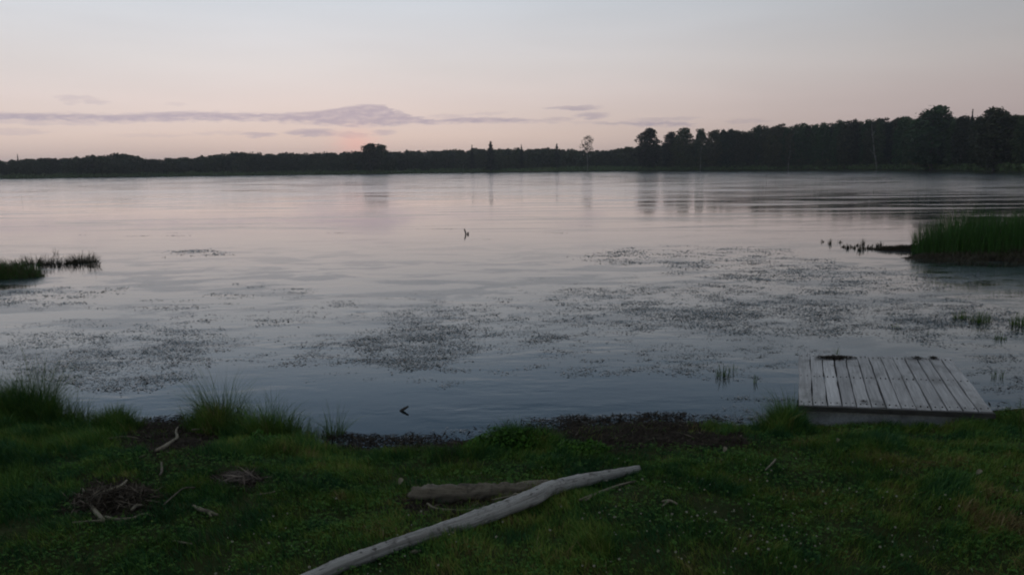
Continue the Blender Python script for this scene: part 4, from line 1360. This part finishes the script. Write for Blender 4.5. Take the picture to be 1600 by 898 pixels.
# far-off wood that reads as one mass
prof = [(-300, 244), (0, 249), (60, 247), (130, 244), (165, 241), (195, 239), (218, 241), (232, 248), (300, 245), (345, 241), (375, 238), (430, 239), (500, 238), (560, 236),
        (620, 236), (700, 234), (745, 233), (800, 232), (870, 232), (930, 235), (960, 232), (1000, 227), (1040, 225), (1100, 225), (1200, 222)]
fx, fy = zip(*prof)
lib = []
for k in range(8):
    rg = np.random.default_rng(700 + k)
    lib.append(crown_cloud(1.0, 0.85 + 0.15 * (k % 3), 0.06, 700 + k, nclump=15, per=26, leaf=0.10, fill=1.0))
parts = []
px_ = -330.0
while px_ < 1190:
    for row in range(3):
        p_ = px_ + random.uniform(-9, 9)
        a, _ = azel(p_, 262 - (p_ - 800) * 0.0105)
        off = (8, 24, 48)[row] + random.uniform(0, 10) + (20 if p_ > 620 else 0)
        r = far_shore(a) + off
        x_, y_ = r * math.sin(R(a)), r * math.cos(R(a)); z_ = float(ground(x_, y_))
        _, e = azel(p_, float(np.interp(p_, fx, fy)) + random.gauss(1.2, 1.1) + (0 if row else random.uniform(0, 9)))
        Ht = max(CAM_H + r * math.tan(R(e)) - z_, 2.0)
        V, F, t = lib[random.randrange(8)]
        th = random.uniform(0, 6.28)
        wd = Ht * random.uniform(0.8, 1.25)
        Vr = V.copy()
        Vr[:, 0] = (V[:, 0] * math.cos(th) - V[:, 1] * math.sin(th)) * wd + x_
        Vr[:, 1] = (V[:, 0] * math.sin(th) + V[:, 1] * math.cos(th)) * wd + y_
        Vr[:, 2] = V[:, 2] * Ht + z_ - 0.2
        parts.append((Vr, F, np.clip(t * 0.7 + random.uniform(-.1, .3), 0, 1)))
    px_ += random.uniform(7, 11)
V, F, t = joinm(parts)
o = mesh_obj('forest', V, F, M_crown2, attr={'tint': t})
tag(o, 'low dark continuous forest along the far left and middle shore', 'forest', kind='stuff')
print('forest quads', len(F))

# low scrub and rough grass on the far bank
parts = []
n = 26000
p_ = rng.uniform(-200, 1800, n)
aa = np.degrees(np.arctan2((p_ - 800), FPX * 1.0))
off = rng.uniform(0.3, 1, n) ** 1.0 * (12 + 14 * sm(p_, 600, 1000)) - 3
r = far_shore(aa) + off
x_, y_ = r * np.sin(np.radians(aa)), r * np.cos(np.radians(aa)); z_ = np.maximum(ground(x_, y_), 0)
hgt = (0.5 + 1.6 * fbm(p_ / 18, off / 6, 88)) * sm(off, -3, 8)
V, F, t = rand_quads(np.stack([x_, y_, z_ + rng.uniform(0, 1, n) * hgt], 1), rng.uniform(.35, .9, n), np.clip(fbm(p_ / 25, off / 5, 89) + rng.normal(0, .15, n), 0, 1))
o = mesh_obj('lakeside_scrub', V, F, M_bank, attr={'tint': t})
tag(o, 'low green scrub and rough grass along the far water line', 'scrub', kind='stuff')

# bushes beneath the right-hand row
bl_ = crown_cloud(1.0, 1.5, 0.0, 801, nclump=12, per=60, leaf=0.13)
b0 = None
for q in range(46):
    p_ = 1000 + q * 15.5 + random.uniform(-6, 6)
    a, _ = azel(p_, 262 - (p_ - 800) * 0.0105)
    r = far_shore(a) + random.uniform(10, 20) + (30 * max(0, (p_ - 1450)) / 150)
    x_, y_ = r * math.sin(R(a)), r * math.cos(R(a)); z_ = float(ground(x_, y_))
    if b0 is None:
        b0 = mesh_obj('bush', bl_[0], bl_[1], M_crown2, attr={'tint': bl_[2]}); o = b0
    else:
        o = b0.copy(); COL.objects.link(o)
    s_ = random.uniform(2.0, 4.0)
    o.location = (x_, y_, z_ - .1); o.scale = (s_, s_, s_); o.rotation_euler = (0, 0, random.uniform(0, 6.28))
    seg = 'under the trees left of the gap' if p_ < 1100 else 'under the left half of the unbroken row' if p_ < 1280 else 'under the row left of the tallest domed tree' if p_ < 1455 else 'on the bank right of the tallest domed tree'
    tag(o, 'low dark bush ' + seg, 'bush', 'bushes ' + seg)
